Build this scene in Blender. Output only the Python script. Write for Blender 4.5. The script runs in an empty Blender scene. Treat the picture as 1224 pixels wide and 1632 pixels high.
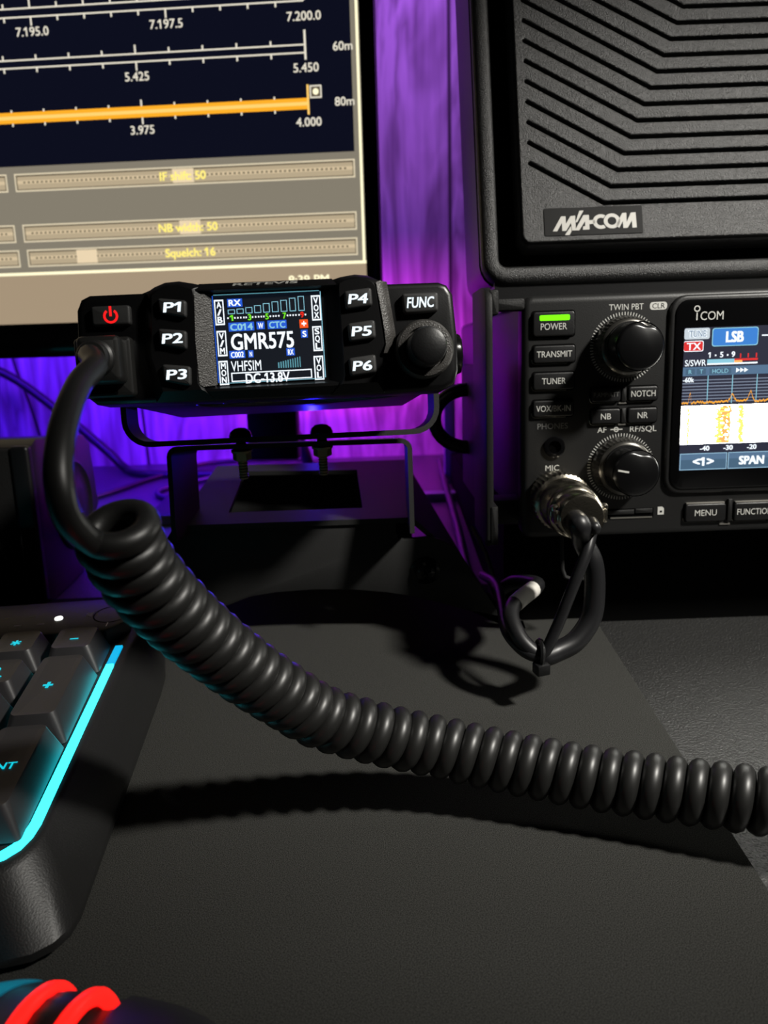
import bpy, bmesh, math, random
from math import sin, cos, pi, radians, sqrt, atan2
from mathutils import Vector, Matrix

random.seed(7)
S = 0.001                      # everything below is laid out in millimetres
SC = bpy.context.scene
COL = SC.collection

# ------------------------------------------------------------------ camera
PITCH, ROLL = radians(17), radians(2)
CAM = Vector((0, 0, 145))
fwd = Vector((0, cos(PITCH), -sin(PITCH)))
rt0 = Vector((1, 0, 0)); up0 = Vector((0, sin(PITCH), cos(PITCH)))
rt = cos(ROLL) * rt0 - sin(ROLL) * up0
up = sin(ROLL) * rt0 + cos(ROLL) * up0
cam = bpy.data.cameras.new('camera')
cam.sensor_fit = 'VERTICAL'; cam.sensor_height = 24.0
cam.lens = 24.0 * 1226 / 1632
cam.clip_start = 0.01; cam.clip_end = 20
cam.dof.use_dof = True; cam.dof.focus_distance = 0.226; cam.dof.aperture_fstop = 12.0
camo = bpy.data.objects.new('camera', cam); COL.objects.link(camo)
m = Matrix.Identity(4)
for i in range(3):
    m[i][0], m[i][1], m[i][2] = rt[i], up[i], -fwd[i]
    m[i][3] = CAM[i] * S
camo.matrix_world = m
SC.camera = camo

# ------------------------------------------------------------------ light
SC.view_settings.view_transform = 'Standard'
SC.view_settings.look = 'None'
SC.view_settings.gamma = 1.0
SC.view_settings.use_curve_mapping = False
SC.view_settings.exposure = 0.0
w = bpy.data.worlds.new('night_room'); SC.world = w; w.use_nodes = True
w.node_tree.nodes['Background'].inputs[0].default_value = (0.6, 0.62, 0.8, 1)
w.node_tree.nodes['Background'].inputs[1].default_value = 0.004

def light(name, kind, loc, target, power, color, size=0.05, size_y=None, **kw):
    l = bpy.data.lights.new(name, kind); l.energy = power; l.color = color
    if kind == 'AREA':
        l.shape = 'RECTANGLE' if size_y else 'DISK'
        l.size = size
        if size_y: l.size_y = size_y
    else:
        l.shadow_soft_size = size
    for k, v in kw.items(): setattr(l, k, v)
    o = bpy.data.objects.new(name, l); COL.objects.link(o)
    o.location = Vector(loc) * S
    d = (Vector(target) - Vector(loc))
    o.rotation_euler = d.to_track_quat('-Z', 'Y').to_euler()
    return o

# a warm lamp over the desk, to the right
light('desk_lamp', 'SPOT', (420, 30, 520), (85, 285, 65), 25.0, (1.0, 0.965, 0.89), 0.030, spot_size=radians(46), spot_blend=1.0)
# light strips behind the monitor and along the back of the desk
light('strip_violet', 'AREA', (-210, 560, 150), (-215, 645, 70), 0.66, (0.115, 0.012, 1.0), 0.30, 0.02)
light('strip_magenta', 'AREA', (-30, 570, 112), (-30, 645, 28), 0.34, (0.80, 0.03, 0.88), 0.15, 0.02)
light('strip_purple', 'AREA', (20, 540, 320), (60, 645, 260), 0.36, (0.36, 0.11, 0.80), 0.05, 0.26)
light('strip_desk', 'AREA', (-170, 500, 100), (-190, 570, 0), 0.75, (0.05, 0.002, 1.0), 0.22, 0.01)
light('blue_fill_spot', 'SPOT', (-40, 452, 56), (-25, 240, 112), 0.22, (0.03, 0.02, 1.0), 0.002, spot_size=radians(48), spot_blend=1.0)  # added unseen spot, throws blue onto the underside of the small radio

# ------------------------------------------------------------------ materials
def lin(r, g, b):
    f = lambda c: ((c / 255 + 0.055) / 1.055) ** 2.4 if c > 10 else c / 255 / 12.92
    return (f(r), f(g), f(b), 1)

def mat(name, rgb, rough=0.5, metal=0.0, bump=0.0, scale=900.0, spec=0.5, bump_dist=0.0003, speck=0.0, coat=0.0, rvar=0.0):
    mt = bpy.data.materials.new(name); mt.use_nodes = True
    nt = mt.node_tree; b = nt.nodes['Principled BSDF']
    col = lin(*rgb)
    b.inputs['Base Color'].default_value = col
    b.inputs['Roughness'].default_value = rough
    b.inputs['Metallic'].default_value = metal
    b.inputs['Specular IOR Level'].default_value = spec
    b.inputs['Coat Weight'].default_value = coat; b.inputs['Coat Roughness'].default_value = rough
    if bump or speck or rvar:
        tc = nt.nodes.new('ShaderNodeTexCoord')
        n = nt.nodes.new('ShaderNodeTexNoise'); n.inputs['Scale'].default_value = scale
        n.inputs['Detail'].default_value = 3.0
        nt.links.new(tc.outputs['Object'], n.inputs['Vector'])
        if bump:
            bp = nt.nodes.new('ShaderNodeBump'); bp.inputs['Strength'].default_value = bump
            bp.inputs['Distance'].default_value = bump_dist
            nt.links.new(n.outputs['Fac'], bp.inputs['Height'])
            nt.links.new(bp.outputs['Normal'], b.inputs['Normal'])
            if coat: nt.links.new(bp.outputs['Normal'], b.inputs['Coat Normal'])
        if speck:
            r = nt.nodes.new('ShaderNodeValToRGB')
            r.color_ramp.elements[0].position = 0.35; r.color_ramp.elements[1].position = 0.75
            r.color_ramp.elements[0].color = [c * (1 - speck) for c in col[:3]] + [1]
            r.color_ramp.elements[1].color = [min(1, c * (1 + 2.2 * speck)) for c in col[:3]] + [1]
            nt.links.new(n.outputs['Fac'], r.inputs['Fac'])
            nt.links.new(r.outputs['Color'], b.inputs['Base Color'])
        if rvar:
            n2 = nt.nodes.new('ShaderNodeTexNoise'); n2.inputs['Scale'].default_value = 60
            nt.links.new(tc.outputs['Object'], n2.inputs['Vector'])
            mr = nt.nodes.new('ShaderNodeMapRange')
            mr.inputs['To Min'].default_value = rough - rvar; mr.inputs['To Max'].default_value = rough + rvar
            nt.links.new(n2.outputs['Fac'], mr.inputs['Value'])
            nt.links.new(mr.outputs['Result'], b.inputs['Roughness'])
    return mt

def emit(name, rgb, k=1.0):
    mt = bpy.data.materials.new(name); mt.use_nodes = True
    b = mt.node_tree.nodes['Principled BSDF']
    b.inputs['Base Color'].default_value = (0.01, 0.01, 0.01, 1)
    b.inputs['Roughness'].default_value = 0.35
    b.inputs['Specular IOR Level'].default_value = 0.25
    b.inputs['Emission Color'].default_value = lin(*rgb)
    b.inputs['Emission Strength'].default_value = k
    return mt

def wood_mat():
    mt = bpy.data.materials.new('pale_wood_boards'); mt.use_nodes = True
    nt = mt.node_tree; b = nt.nodes['Principled BSDF']; L = nt.links
    tc = nt.nodes.new('ShaderNodeTexCoord')
    sep = nt.nodes.new('ShaderNodeSeparateXYZ'); L.new(tc.outputs['Object'], sep.inputs[0])
    # board index and edge
    def mth(op, a, bb=None):
        n = nt.nodes.new('ShaderNodeMath'); n.operation = op
        for i, v in enumerate((a, bb)):
            if v is None: continue
            if isinstance(v, (int, float)): n.inputs[i].default_value = v
            else: L.new(v, n.inputs[i])
        return n.outputs[0]
    xs = mth('ADD', sep.outputs[0], 0.070)
    bi = mth('DIVIDE', xs, 0.130)
    idx = mth('FLOOR', bi); fr = mth('FRACT', bi)
    d = mth('ABSOLUTE', mth('SUBTRACT', fr, 0.5))
    edge = mth('GREATER_THAN', d, 0.489)
    # grain : noise stretched along the board, different per board
    comb = nt.nodes.new('ShaderNodeCombineXYZ')
    L.new(mth('MULTIPLY', sep.outputs[0], 17.0), comb.inputs[0])
    L.new(mth('MULTIPLY', idx, 7.3), comb.inputs[1])
    L.new(mth('MULTIPLY', sep.outputs[2], 4.0), comb.inputs[2])
    n1 = nt.nodes.new('ShaderNodeTexNoise'); n1.inputs['Scale'].default_value = 1.0
    n1.inputs['Detail'].default_value = 4.0; n1.inputs['Distortion'].default_value = 0.6
    L.new(comb.outputs[0], n1.inputs['Vector'])
    rings = mth('FRACT', mth('MULTIPLY', n1.outputs['Fac'], 9.0))
    rings = mth('ABSOLUTE', mth('SUBTRACT', rings, 0.5))
    c2 = nt.nodes.new('ShaderNodeCombineXYZ')
    L.new(mth('MULTIPLY', sep.outputs[0], 150.0), c2.inputs[0])
    L.new(mth('MULTIPLY', sep.outputs[2], 9.0), c2.inputs[2])
    n2 = nt.nodes.new('ShaderNodeTexNoise'); n2.inputs['Scale'].default_value = 1.0
    L.new(c2.outputs[0], n2.inputs['Vector'])
    f = mth('ADD', mth('MULTIPLY', rings, 0.75), mth('MULTIPLY', n2.outputs['Fac'], 0.6))
    r = nt.nodes.new('ShaderNodeValToRGB')
    r.color_ramp.elements[0].position = 0.2; r.color_ramp.elements[1].position = 0.7
    r.color_ramp.elements[0].color = lin(118, 110, 112); r.color_ramp.elements[1].color = lin(190, 184, 182)
    L.new(f, r.inputs['Fac'])
    mx = nt.nodes.new('ShaderNodeMix'); mx.data_type = 'RGBA'
    L.new(edge, mx.inputs[0]); L.new(r.outputs['Color'], mx.inputs[6]); mx.inputs[7].default_value = lin(70, 66, 66)
    L.new(mx.outputs[2], b.inputs['Base Color'])
    b.inputs['Roughness'].default_value = 0.55
    b.inputs['Specular IOR Level'].default_value = 0.25
    return mt

M = {
    'wood': wood_mat(),
    'desk': mat('black_desk_laminate', (28, 28, 27), 0.50, bump=0.9, scale=1300, bump_dist=0.0006, spec=1.0, coat=1.0),
    'felt': mat('black_felt', (52, 52, 50), 0.95, bump=0.4, scale=4200, speck=0.75, spec=0.1),
    'plastic': mat('black_plastic', (20, 20, 21), 0.42, bump=0.12, scale=1800),
    'gloss': mat('gloss_black', (10, 10, 11), 0.12),
    'panel': mat('satin_black_panel', (25, 25, 25), 0.46, bump=0.15, scale=2400),
    'grain': mat('grained_black_plastic', (25, 25, 25), 0.39, bump=1.0, scale=2600, bump_dist=0.00035, spec=0.7),
    'grain_lit': mat('lit_grain_plastic', (64, 62, 60), 0.36, bump=0.8, scale=2600, bump_dist=0.0002),  # black plastic made lighter, the lamp's sheen put into the colour
    'radio_black': mat('radio_body_black', (13, 13, 14), 0.35, bump=0.06, scale=2500), 'knob_metal': mat('dark_knob_metal', (92, 90, 86), 0.3, 0.8),
    'void': mat('dark_recess', (5, 5, 5), 0.9, spec=0.05),
    'rubber': mat('black_rubber', (34, 34, 33), 0.42, spec=0.75),
    'button': mat('rubber_button', (50, 50, 50), 0.55, bump=0.1, scale=2500),
    'steel_black': mat('black_powder_coat', (40, 40, 40), 0.62, bump=0.3, scale=2200, spec=0.3),
    'bolt': mat('brass_plated_bolt', (170, 158, 118), 0.45, 0.5),
    'chrome': mat('nickel', (205, 197, 180), 0.24, 1.0, bump=0.2, scale=1500),
    'dark_wall': mat('dark_wall_paint', (40, 40, 46), 0.8), 'dark_floor': mat('dark_carpet', (30, 30, 34), 0.95),
    'screw': mat('black_screw', (26, 26, 26), 0.2, 0.6),
    'print': mat('pale_grey_print', (205, 205, 200), 0.6),
    'print_dim': mat('shaded_print', (120, 120, 118), 0.6),  # pale print darkened, the knob's shadow put into the colour
    'logo': mat('silver_grey_logo', (190, 188, 182), 0.5),
    'plate': mat('logo_plate_black', (12, 12, 12), 0.6, spec=0.2),
    'handle': mat('matt_black_handle', (14, 14, 14), 0.6, bump=0.3, scale=1500, spec=0.35),
    'cap_gloss': mat('gloss_knob_cap', (13, 13, 14), 0.28),
    'e_teal_glow': emit('teal_glow_on_button', (0, 92, 112), 1.0),
    'silver': mat('silver_edge_and_glint', (165, 162, 155), 0.3, 0.7),
    'label_white': mat('white_cable_label', (215, 212, 205), 0.6),
    'keycap': mat('keycap_plastic', (54, 53, 55), 0.40, bump=0.06, scale=2500, spec=0.65),
    'case': mat('keyboard_case', (32, 32, 32), 0.43, bump=0.25, scale=2200, spec=0.65),
    'fabric': mat('speaker_cloth', (9, 9, 9), 0.9, bump=0.6, scale=900),
    'box': mat('speaker_box', (20, 20, 22), 0.4),
    'cable': mat('black_cable', (26, 26, 28), 0.4),
    'cable_thin': mat('grey_cable', (58, 56, 60), 0.4),
    'frame_blue': mat('pale_metal', (150, 150, 155), 0.4),
    'green_scrap': mat('dark_green_plastic', (70, 92, 74), 0.6),
    'mouse': mat('mouse_shell', (44, 44, 48), 0.36),
    'e_white': emit('screen_white', (240, 248, 255), 1.15),
    'e_blue': emit('screen_blue', (36, 92, 215), 1.0),
    'e_cyan': emit('screen_cyan', (150, 215, 235), 0.9),
    'e_teal': emit('screen_teal', (96, 160, 175), 0.9),
    'e_dark': emit('screen_dark', (14, 20, 30), 0.9),
    'e_green': emit('screen_green', (120, 240, 40), 1.0),
    'e_redc': emit('screen_red', (240, 40, 25), 1.0),
    'e_orange': emit('screen_orange', (250, 85, 25), 1.0),
    'key_white': emit('backlit_legend', (235, 248, 255), 1.2),
    'power_red': emit('power_red', (255, 28, 30), 1.1),
    'led_green': emit('green_indicator', (120, 255, 0), 1.4),
    'led_white': emit('white_indicator', (255, 255, 250), 2.5),
    'led_blue': emit('blue_indicator', (60, 90, 255), 1.5),
    'key_cyan': emit('cyan_legend', (20, 205, 225), 1.0),
    'strip_cyan': emit('cyan_light_strip', (48, 240, 255), 3.6),
    'strip_cyan2': emit('cyan_light_strip_end', (0, 185, 240), 1.0),
    'ring_red': emit('red_glow_ring', (255, 24, 18), 2.2),
    'm_navy': emit('monitor_navy', (13, 15, 30), 1.0),
    'm_grey': emit('monitor_grey', (133, 126, 111), 1.0),
    'm_bar': emit('monitor_slider', (184, 167, 138), 1.0),
    'm_bar_hi': emit('monitor_slider_light', (212, 192, 158), 1.0),
    'm_line': emit('monitor_slider_edge', (226, 212, 182), 1.0),
    'm_shade': emit('monitor_slider_shade', (98, 88, 70), 1.0),
    'm_task': emit('monitor_taskbar', (166, 147, 122), 1.0),
    'm_edge': emit('monitor_window_edge', (255, 246, 205), 1.2),
    'm_text': emit('monitor_text', (235, 228, 210), 1.0),
    'm_ytext': emit('monitor_yellow_text', (250, 232, 120), 1.15),
    'm_orange': emit('monitor_orange', (250, 170, 40), 1.1),
    'm_orange_hi': emit('monitor_orange_light', (255, 205, 110), 1.1),
    'm_thumb': emit('monitor_thumb', (236, 214, 178), 1.0),
    'i_dark': emit('radio_screen_dark', (38, 40, 58), 1.0),
    'i_grid': emit('radio_screen_grid', (120, 130, 150), 1.0),
    'i_bar': emit('radio_screen_bar', (85, 115, 145), 1.0),
    'i_btn': emit('radio_screen_button', (70, 100, 125), 1.0),
    'i_btn_edge': emit('radio_screen_button_edge', (150, 190, 215), 1.0),
    'i_blue': emit('radio_screen_mode', (55, 125, 205), 1.1),
    'i_fall': emit('waterfall_white', (255, 254, 244), 15.0),
    'i_yel': emit('waterfall_yellow', (250, 205, 90), 2.2),
    'i_org': emit('waterfall_orange', (235, 150, 80), 1.7),
    'i_trace': emit('spectrum_trace', (245, 165, 45), 1.1),
    'i_red': emit('radio_screen_red', (225, 45, 45), 1.0),
    'i_grey': emit('radio_screen_tuned', (205, 215, 222), 1.0),
}

# ------------------------------------------------------------------ mesh helpers
def rrect(x0, y0, x1, y1, r, n=5):
    if r <= 0: return [(x0, y0), (x1, y0), (x1, y1), (x0, y1)]
    out = []
    for cx, cy, a in ((x1 - r, y0 + r, -90), (x1 - r, y1 - r, 0), (x0 + r, y1 - r, 90), (x0 + r, y0 + r, 180)):
        for k in range(n + 1):
            t = radians(a + 90 * k / n); out.append((cx + r * cos(t), cy + r * sin(t)))
    return out

def area2(p): return sum(p[i - 1][0] * p[i][1] - p[i][0] * p[i - 1][1] for i in range(len(p)))
def ccw(p): return list(p) if area2(p) > 0 else list(reversed(p))

def inset(p, d):
    n = len(p); out = []
    for i in range(n):
        a, b, c = Vector(p[i - 1]), Vector(p[i]), Vector(p[(i + 1) % n])
        e1 = (b - a); e2 = (c - b)
        if e1.length < 1e-7: e1 = e2
        if e2.length < 1e-7: e2 = e1
        e1.normalize(); e2.normalize()
        n1 = Vector((-e1.y, e1.x)); n2 = Vector((-e2.y, e2.x))
        k = n1 + n2
        if k.length < 1e-4: k = n1
        k.normalize(); q = max(0.35, k.dot(n1))
        v = b + k * (d / q); out.append((v.x, v.y))
    return out

def catmull(pts, n=8):
    P = [Vector(p) for p in pts]; P = [2 * P[0] - P[1]] + P + [2 * P[-1] - P[-2]]
    out = []
    for i in range(1, len(P) - 2):
        a, b, c, d = P[i - 1:i + 3]
        for k in range(n):
            t = k / n
            out.append(0.5 * ((2 * b) + (c - a) * t + (2 * a - 5 * b + 4 * c - d) * t * t + (3 * b - a - 3 * c + d) * t ** 3))
    out.append(P[-2]); return out

_txt = {}
def raw_tris(s):
    if s not in _txt:
        cu = bpy.data.curves.new('t', 'FONT'); cu.body = s; cu.size = 1.0; cu.resolution_u = 3
        o = bpy.data.objects.new('t', cu); COL.objects.link(o)
        me = bpy.data.meshes.new_from_object(o.evaluated_get(bpy.context.evaluated_depsgraph_get()))
        v = [(p.co.x, p.co.y) for p in me.vertices]; f = [tuple(p.vertices) for p in me.polygons]
        bpy.data.objects.remove(o); bpy.data.curves.remove(cu); bpy.data.meshes.remove(me)
        _txt[s] = (v, f)
    return _txt[s]
def text_tris(s, bold=0.0):
    v, f = raw_tris(s); v = list(v); f = list(f)
    y0 = min(p[1] for p in raw_tris('H')[0]); y1 = max(p[1] for p in raw_tris('H')[0])
    for i, ch in enumerate(s):                      # give the figure 1 its flag
        if ch == '1':
            one = raw_tris('1')[0]; sw = max(p[0] for p in one) - min(p[0] for p in one)
            xr = max(p[0] for p in raw_tris(s[:i + 1])[0]); xl = xr - sw; k = len(v)
            v += [(xl, y1), (xl - .17, y1 - .15), (xl - .17, y1 - .25), (xl, y1 - .13)]; f.append((k, k + 1, k + 2, k + 3))
    if bold:
        V, F_ = [], []
        for dx, dy in ((-bold, -bold * .6), (bold, -bold * .6), (bold, bold * .6), (-bold, bold * .6), (0, 0)):
            k = len(V); V += [(x + dx, y + dy) for x, y in v]; F_ += [tuple(i + k for i in q) for q in f]
        return V, F_
    return v, f

class MB:
    """collects shapes in local millimetres; build() links them as one mesh object"""
    def __init__(s, *mats): s.v = []; s.f = []; s.m = []; s.mats = list(mats); s.T = None
    def mi(s, m):
        if m is None: return 0
        if m not in s.mats: s.mats.append(m)
        return s.mats.index(m)
    def add(s, vs, fs, m=None):
        b = len(s.v); k = s.mi(m)
        if s.T is not None: vs = [s.T @ Vector(v) for v in vs]
        s.v += [tuple(v) for v in vs]
        s.f += [tuple(i + b for i in f) for f in fs]; s.m += [k] * len(fs)
    def rings(s, rings, m=None, cap0=True, cap1=True, close=False):
        n = len(rings[0]); vs = [p for r in rings for p in r]; fs = []
        K = len(rings)
        for j in range(K if close else K - 1):
            a, b = j * n, ((j + 1) % K) * n
            for i in range(n): fs.append((a + i, a + (i + 1) % n, b + (i + 1) % n, b + i))
        if not close:
            if cap0: fs.append(tuple(reversed(range(n))))
            if cap1: fs.append(tuple(range((K - 1) * n, K * n)))
        s.add(vs, fs, m)
    def prism(s, poly, z0, z1, bev=0.0, seg=3, m=None, bev0=0.0, draft=0.0):
        p = ccw(poly); R = []
        if bev0 > 0:
            for k in range(seg):
                t = pi / 2 * k / seg
                R.append([(x, y, z0 + bev0 - bev0 * cos(t)) for x, y in inset(p, bev0 - bev0 * sin(t))])
        R.append([(x, y, z0 + bev0) for x, y in p])
        q = inset(p, draft) if draft else p
        R.append([(x, y, z1 - bev) for x, y in q])
        if bev > 0:
            for k in range(1, seg + 1):
                t = pi / 2 * k / seg
                R.append([(x, y, z1 - bev + bev * sin(t)) for x, y in inset(q, bev * (1 - cos(t)))])
        s.rings(R, m)
    def box(s, x0, y0, z0, x1, y1, z1, bev=0.0, m=None, r=0.0):
        s.prism(rrect(x0, y0, x1, y1, r if r else (bev if bev else 0), 3), z0, z1, bev, 2, m, bev0=bev)
    def loft(s, A, za, B, zb, m=None, bev=0.0):
        R = [[(x, y, za) for x, y in A]]
        if bev:
            R.append([(x, y, zb - bev) for x, y in B]); R.append([(x, y, zb) for x, y in inset(B, bev)])
        else: R.append([(x, y, zb) for x, y in B])
        s.rings(R, m)
    def lathe(s, prof, cx=0, cy=0, n=32, m=None, knurl=0.0, cap0=True, cap1=True):
        s.rings([[(cx + (r + (knurl if (i % 2 and r > 1) else 0)) * cos(2 * pi * i / n), cy + (r + (knurl if (i % 2 and r > 1) else 0)) * sin(2 * pi * i / n), z)
                  for i in range(n)] for r, z in prof], m, cap0, cap1)
    def tube(s, pts, rad, n=10, m=None, caps=True, closed=False):
        P = [Vector(p) for p in pts]; K = len(P)
        if not isinstance(rad, (list, tuple)): rad = [rad] * K
        T = []
        for i in range(K):
            a = P[(i - 1) % K] if (closed or i > 0) else P[i]; b = P[(i + 1) % K] if (closed or i < K - 1) else P[i]
            T.append((b - a).normalized())
        u = T[0].orthogonal().normalized(); R = []
        for i in range(K):
            u = (u - T[i] * u.dot(T[i])); u.normalize(); v = T[i].cross(u)
            R.append([tuple(P[i] + rad[i] * (cos(2 * pi * k / n) * u + sin(2 * pi * k / n) * v)) for k in range(n)])
        s.rings(R, m, caps, caps, closed)
    def rect(s, x0, y0, x1, y1, z, m=None):
        s.add([(x0, y0, z), (x1, y0, z), (x1, y1, z), (x0, y1, z)], [(0, 1, 2, 3)], m)
    def flat(s, poly, z, m=None):
        p = ccw(poly); s.add([(x, y, z) for x, y in p], [tuple(range(len(p)))], m)
    def frame(s, x0, y0, x1, y1, t, z, m=None):
        s.rect(x0, y0, x1, y0 + t, z, m); s.rect(x0, y1 - t, x1, y1, z, m)
        s.rect(x0, y0 + t, x0 + t, y1 - t, z, m); s.rect(x1 - t, y0 + t, x1, y1 - t, z, m)
    def ring(s, cx, cy, r0, r1, z, m=None, a0=0, a1=360, n=40):
        c = abs(a1 - a0) >= 360
        A = [radians(a0 + (a1 - a0) * k / n) for k in range(n + 1)]
        vs = [(cx + r * cos(a), cy + r * sin(a), z) for a in A for r in (r0, r1)]
        s.add(vs, [(2 * k, 2 * k + 1, 2 * k + 3, 2 * k + 2) for k in range(n)], m)
    def text(s, t, cx, cy, h, z, m=None, w=None, bold=0.0, shear=0.0, align='c', spacing=1.0):
        v, f = text_tris(t, max(0, bold))
        y0 = min(p[1] for p in raw_tris('H')[0]); y1 = max(p[1] for p in raw_tris('H')[0])
        x0 = min(p[0] for p in v); x1 = max(p[0] for p in v)
        k = h / (y1 - y0); kx = (w / (x1 - x0)) if w else k
        W = (x1 - x0) * kx
        ox = {'c': -W / 2, 'l': 0, 'r': -W}[align]
        vs = []
        for px, py in v:
            yy = (py - y0) * k - h / 2
            vs.append((cx + ox + (px - x0) * kx + shear * yy, cy + yy, z))
        s.add(vs, f, m)
    def build(s, name, parent=None, smooth=40, mats=None):
        me = bpy.data.meshes.new(name)
        me.from_pydata([(x * S, y * S, z * S) for x, y, z in s.v], [], s.f)
        for m in (mats or s.mats): me.materials.append(M[m])
        for p, k in zip(me.polygons, s.m): p.material_index = k
        bm = bmesh.new(); bm.from_mesh(me)
        bmesh.ops.recalc_face_normals(bm, faces=[f for f in bm.faces if any(not e.is_boundary for e in f.edges)])
        if smooth:
            for f in bm.faces: f.smooth = True
            for e in bm.edges:
                if len(e.link_faces) != 2 or e.calc_face_angle(0) > radians(smooth): e.smooth = False
        bm.to_mesh(me); bm.free()
        o = bpy.data.objects.new(name, me); COL.objects.link(o)
        if parent is not None: o.parent = parent
        return o

def face_frame(o, tilt, yaw, roll=0.0):
    """local x to the right, y up the face, z out of the face towards the viewer"""
    t, a, q = radians(tilt), radians(yaw), radians(roll)
    ex = Vector((1, 0, 0)); ey = Vector((0, sin(t), cos(t))); ez = Vector((0, -cos(t), sin(t)))
    ex, ey = cos(q) * ex + sin(q) * ey, -sin(q) * ex + cos(q) * ey
    Rz = Matrix.Rotation(a, 3, 'Z'); ex, ey, ez = Rz @ ex, Rz @ ey, Rz @ ez
    mm = Matrix.Identity(4)
    for i in range(3):
        mm[i][0], mm[i][1], mm[i][2], mm[i][3] = ex[i], ey[i], ez[i], o[i] * S
    return mm

def flat_frame(o, yaw=0.0, tilt=0.0):
    """local z up, y away; tilt raises the far side"""
    mm = Matrix.Translation(Vector(o) * S) @ Matrix.Rotation(radians(yaw), 4, 'Z') @ Matrix.Rotation(radians(tilt), 4, 'X')
    return mm

def thing(name, label, cat, mm, group=None):
    o = bpy.data.objects.new(name, None); o.empty_display_size = 0.02; COL.objects.link(o)
    o.matrix_world = mm; tag(o, label, cat, group); return o
def tag(o, label, cat, group=None, kind=None):
    o['label'] = label; o['category'] = cat
    if group: o['group'] = group
    if kind: o['kind'] = kind
    return o

# ================================================================== setting
b = MB('wood'); b.box(-1600, 645, -740, 1600, 665, 1700)
o = b.build('wall_back'); o['kind'] = 'structure'; tag(o, 'pale wood-grain board wall lit violet and magenta', 'wall')

for nm, q in (('floor', (-1600, -1900, -760, 1600, 665, -740)), ('ceiling', (-1600, -1900, 1700, 1600, 665, 1720)), ('wall_left', (-1620, -1900, -760, -1600, 665, 1720)),
              ('wall_right', (1600, -1900, -760, 1620, 665, 1720)), ('wall_front', (-1620, -1920, -760, 1620, -1900, 1720))):
    b = MB('dark_floor' if nm == 'floor' else 'dark_wall'); b.box(*q); o = b.build(nm, smooth=0); o['kind'] = 'structure'; tag(o, {'floor': 'dark carpeted floor beneath the desk', 'ceiling': 'dark ceiling of the night room', 'wall_left': 'dark side wall to the left of the desk', 'wall_right': 'dark side wall to the right of the desk', 'wall_front': 'dark wall behind the viewer'}[nm], 'floor' if nm == 'floor' else 'ceiling' if nm == 'ceiling' else 'wall')
desk = thing('desk', 'black grained desk top under all the radio gear', 'desk', Matrix.Identity(4))
for x, y in ((-850, -220), (850, -220), (-850, 600), (850, 600)):
    b = MB('plastic'); b.box(x - 25, y - 25, -740, x + 25, y + 25, -27.5, 2); b.build('leg', desk)
b = MB('desk'); b.box(-900, -260, -28, 900, 644.5, -2, 1.0)
b.build('desk_top', desk)
b = MB('felt'); b.prism(rrect(-420, -240, 90, 349, 4), -2, 0, 0.6, 2)
tag(b.build('desk_mat'), 'dark felt desk mat under the keyboard and mounting stand', 'desk mat')

# ================================================================== monitor
mon = thing('monitor', 'black-framed monitor showing radio tuning software with frequency scales', 'monitor', face_frame((-5.3, 452.4, 154.0), 5, -4))
b = MB('plastic', 'gloss'); b.prism(rrect(-488, -48, 8.4, 246, 4), -14, 0.0, 1.2)
b.prism(rrect(-440, -20, -40, 220, 12), -46, -13, 8, m='plastic')
b.build('housing', mon)
b = MB('gloss')   # bezel bars standing round the glass
b.box(-488, -48, 0, 8.4, -28.6, 2.2, 0.5); b.box(-488, 240, 0, 8.4, 246, 2.2, 0.5)
b.box(0.4, -28.6, 0, 8.4, 240, 2.2, 0.5); b.box(-488, -28.6, 0, -481, 240, 2.2, 0.5)
b.build('bezel', mon)
b = MB('m_grey')
Z0 = 0.6
def Rm(x0, y0, x1, y1, m, z): b.rect(x0, y0, x1, y1, z, m)
b.rect(-481, -28.6, 0.4, 240, Z0, 'm_grey')
Rm(-481, 56.8, -4.2, 236, 'm_navy', Z0 + .1)
Rm(-481, -28.6, 0.4, -1.6, 'm_task', Z0 + .1)
Rm(-481, -1.6, 0.4, 0.0, 'm_edge', Z0 + .15); Rm(-1.5, -0.5, -0.1, 240, 'm_edge', Z0 + .12)
Rm(-4.2, 0, -1.5, 236, 'm_grey', Z0 + .11)
zt = Z0 + .25
def scale_band(y1, y0, x_end, majors, step, x_anchor, lab, name, namex):
    for y in (y1, y0): Rm(-440, y - .38, x_end, y + .38, 'm_text', zt)
    k = 0; x = x_anchor
    while x > -440:
        big = (round((x_anchor - x) / step) % majors == 0)
        L = 4.4 if big else 2.4
        if k: Rm(x - .45, y1, x + .45, y1 + L, 'm_text', zt + .02); Rm(x - .45, y0 - L, x + .45, y0, 'm_text', zt + .02)
        x -= step; k += 1
    for lx, ls in lab: b.text(ls, lx, y0 - 7.2, 4.3, zt, 'm_text', bold=.012)
    if name: b.text(name, namex, (y0 + y1) / 2 + .4, 4.2, zt, 'm_text', bold=.012)
scale_band(135.6, 131.4, -28.6, 5, 14.8, -28.6, [(-176.5, '7.195.0'), (-102.7, '7.197.5'), (-28.6, '7.200.0')], None, 0)
Rm(-29.1, 131.4, -28.1, 146, 'm_text', zt)
scale_band(110.5, 106.6, -28.6, 5, 18.45, -28.6, [(-121.0, '5.425'), (-28.6, '5.450')], '60m', -8.6)
Rm(-29.2, 103.2, -28.1, 117.6, 'm_text', zt)
scale_band(83.4, 79.8, -28.2, 5, 18.35, -28.2, [(-120.5, '3.975'), (-28.4, '4.000')], '80m', -8.6)
Rm(-440, 78.9, -28.2, 84.5, 'm_orange', zt + .05); Rm(-440, 80.8, -28.2, 82.6, 'm_orange_hi', zt + .08)
Rm(-28.8, 76.2, -27.7, 91.0, 'm_orange_hi', zt + .1)
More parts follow.
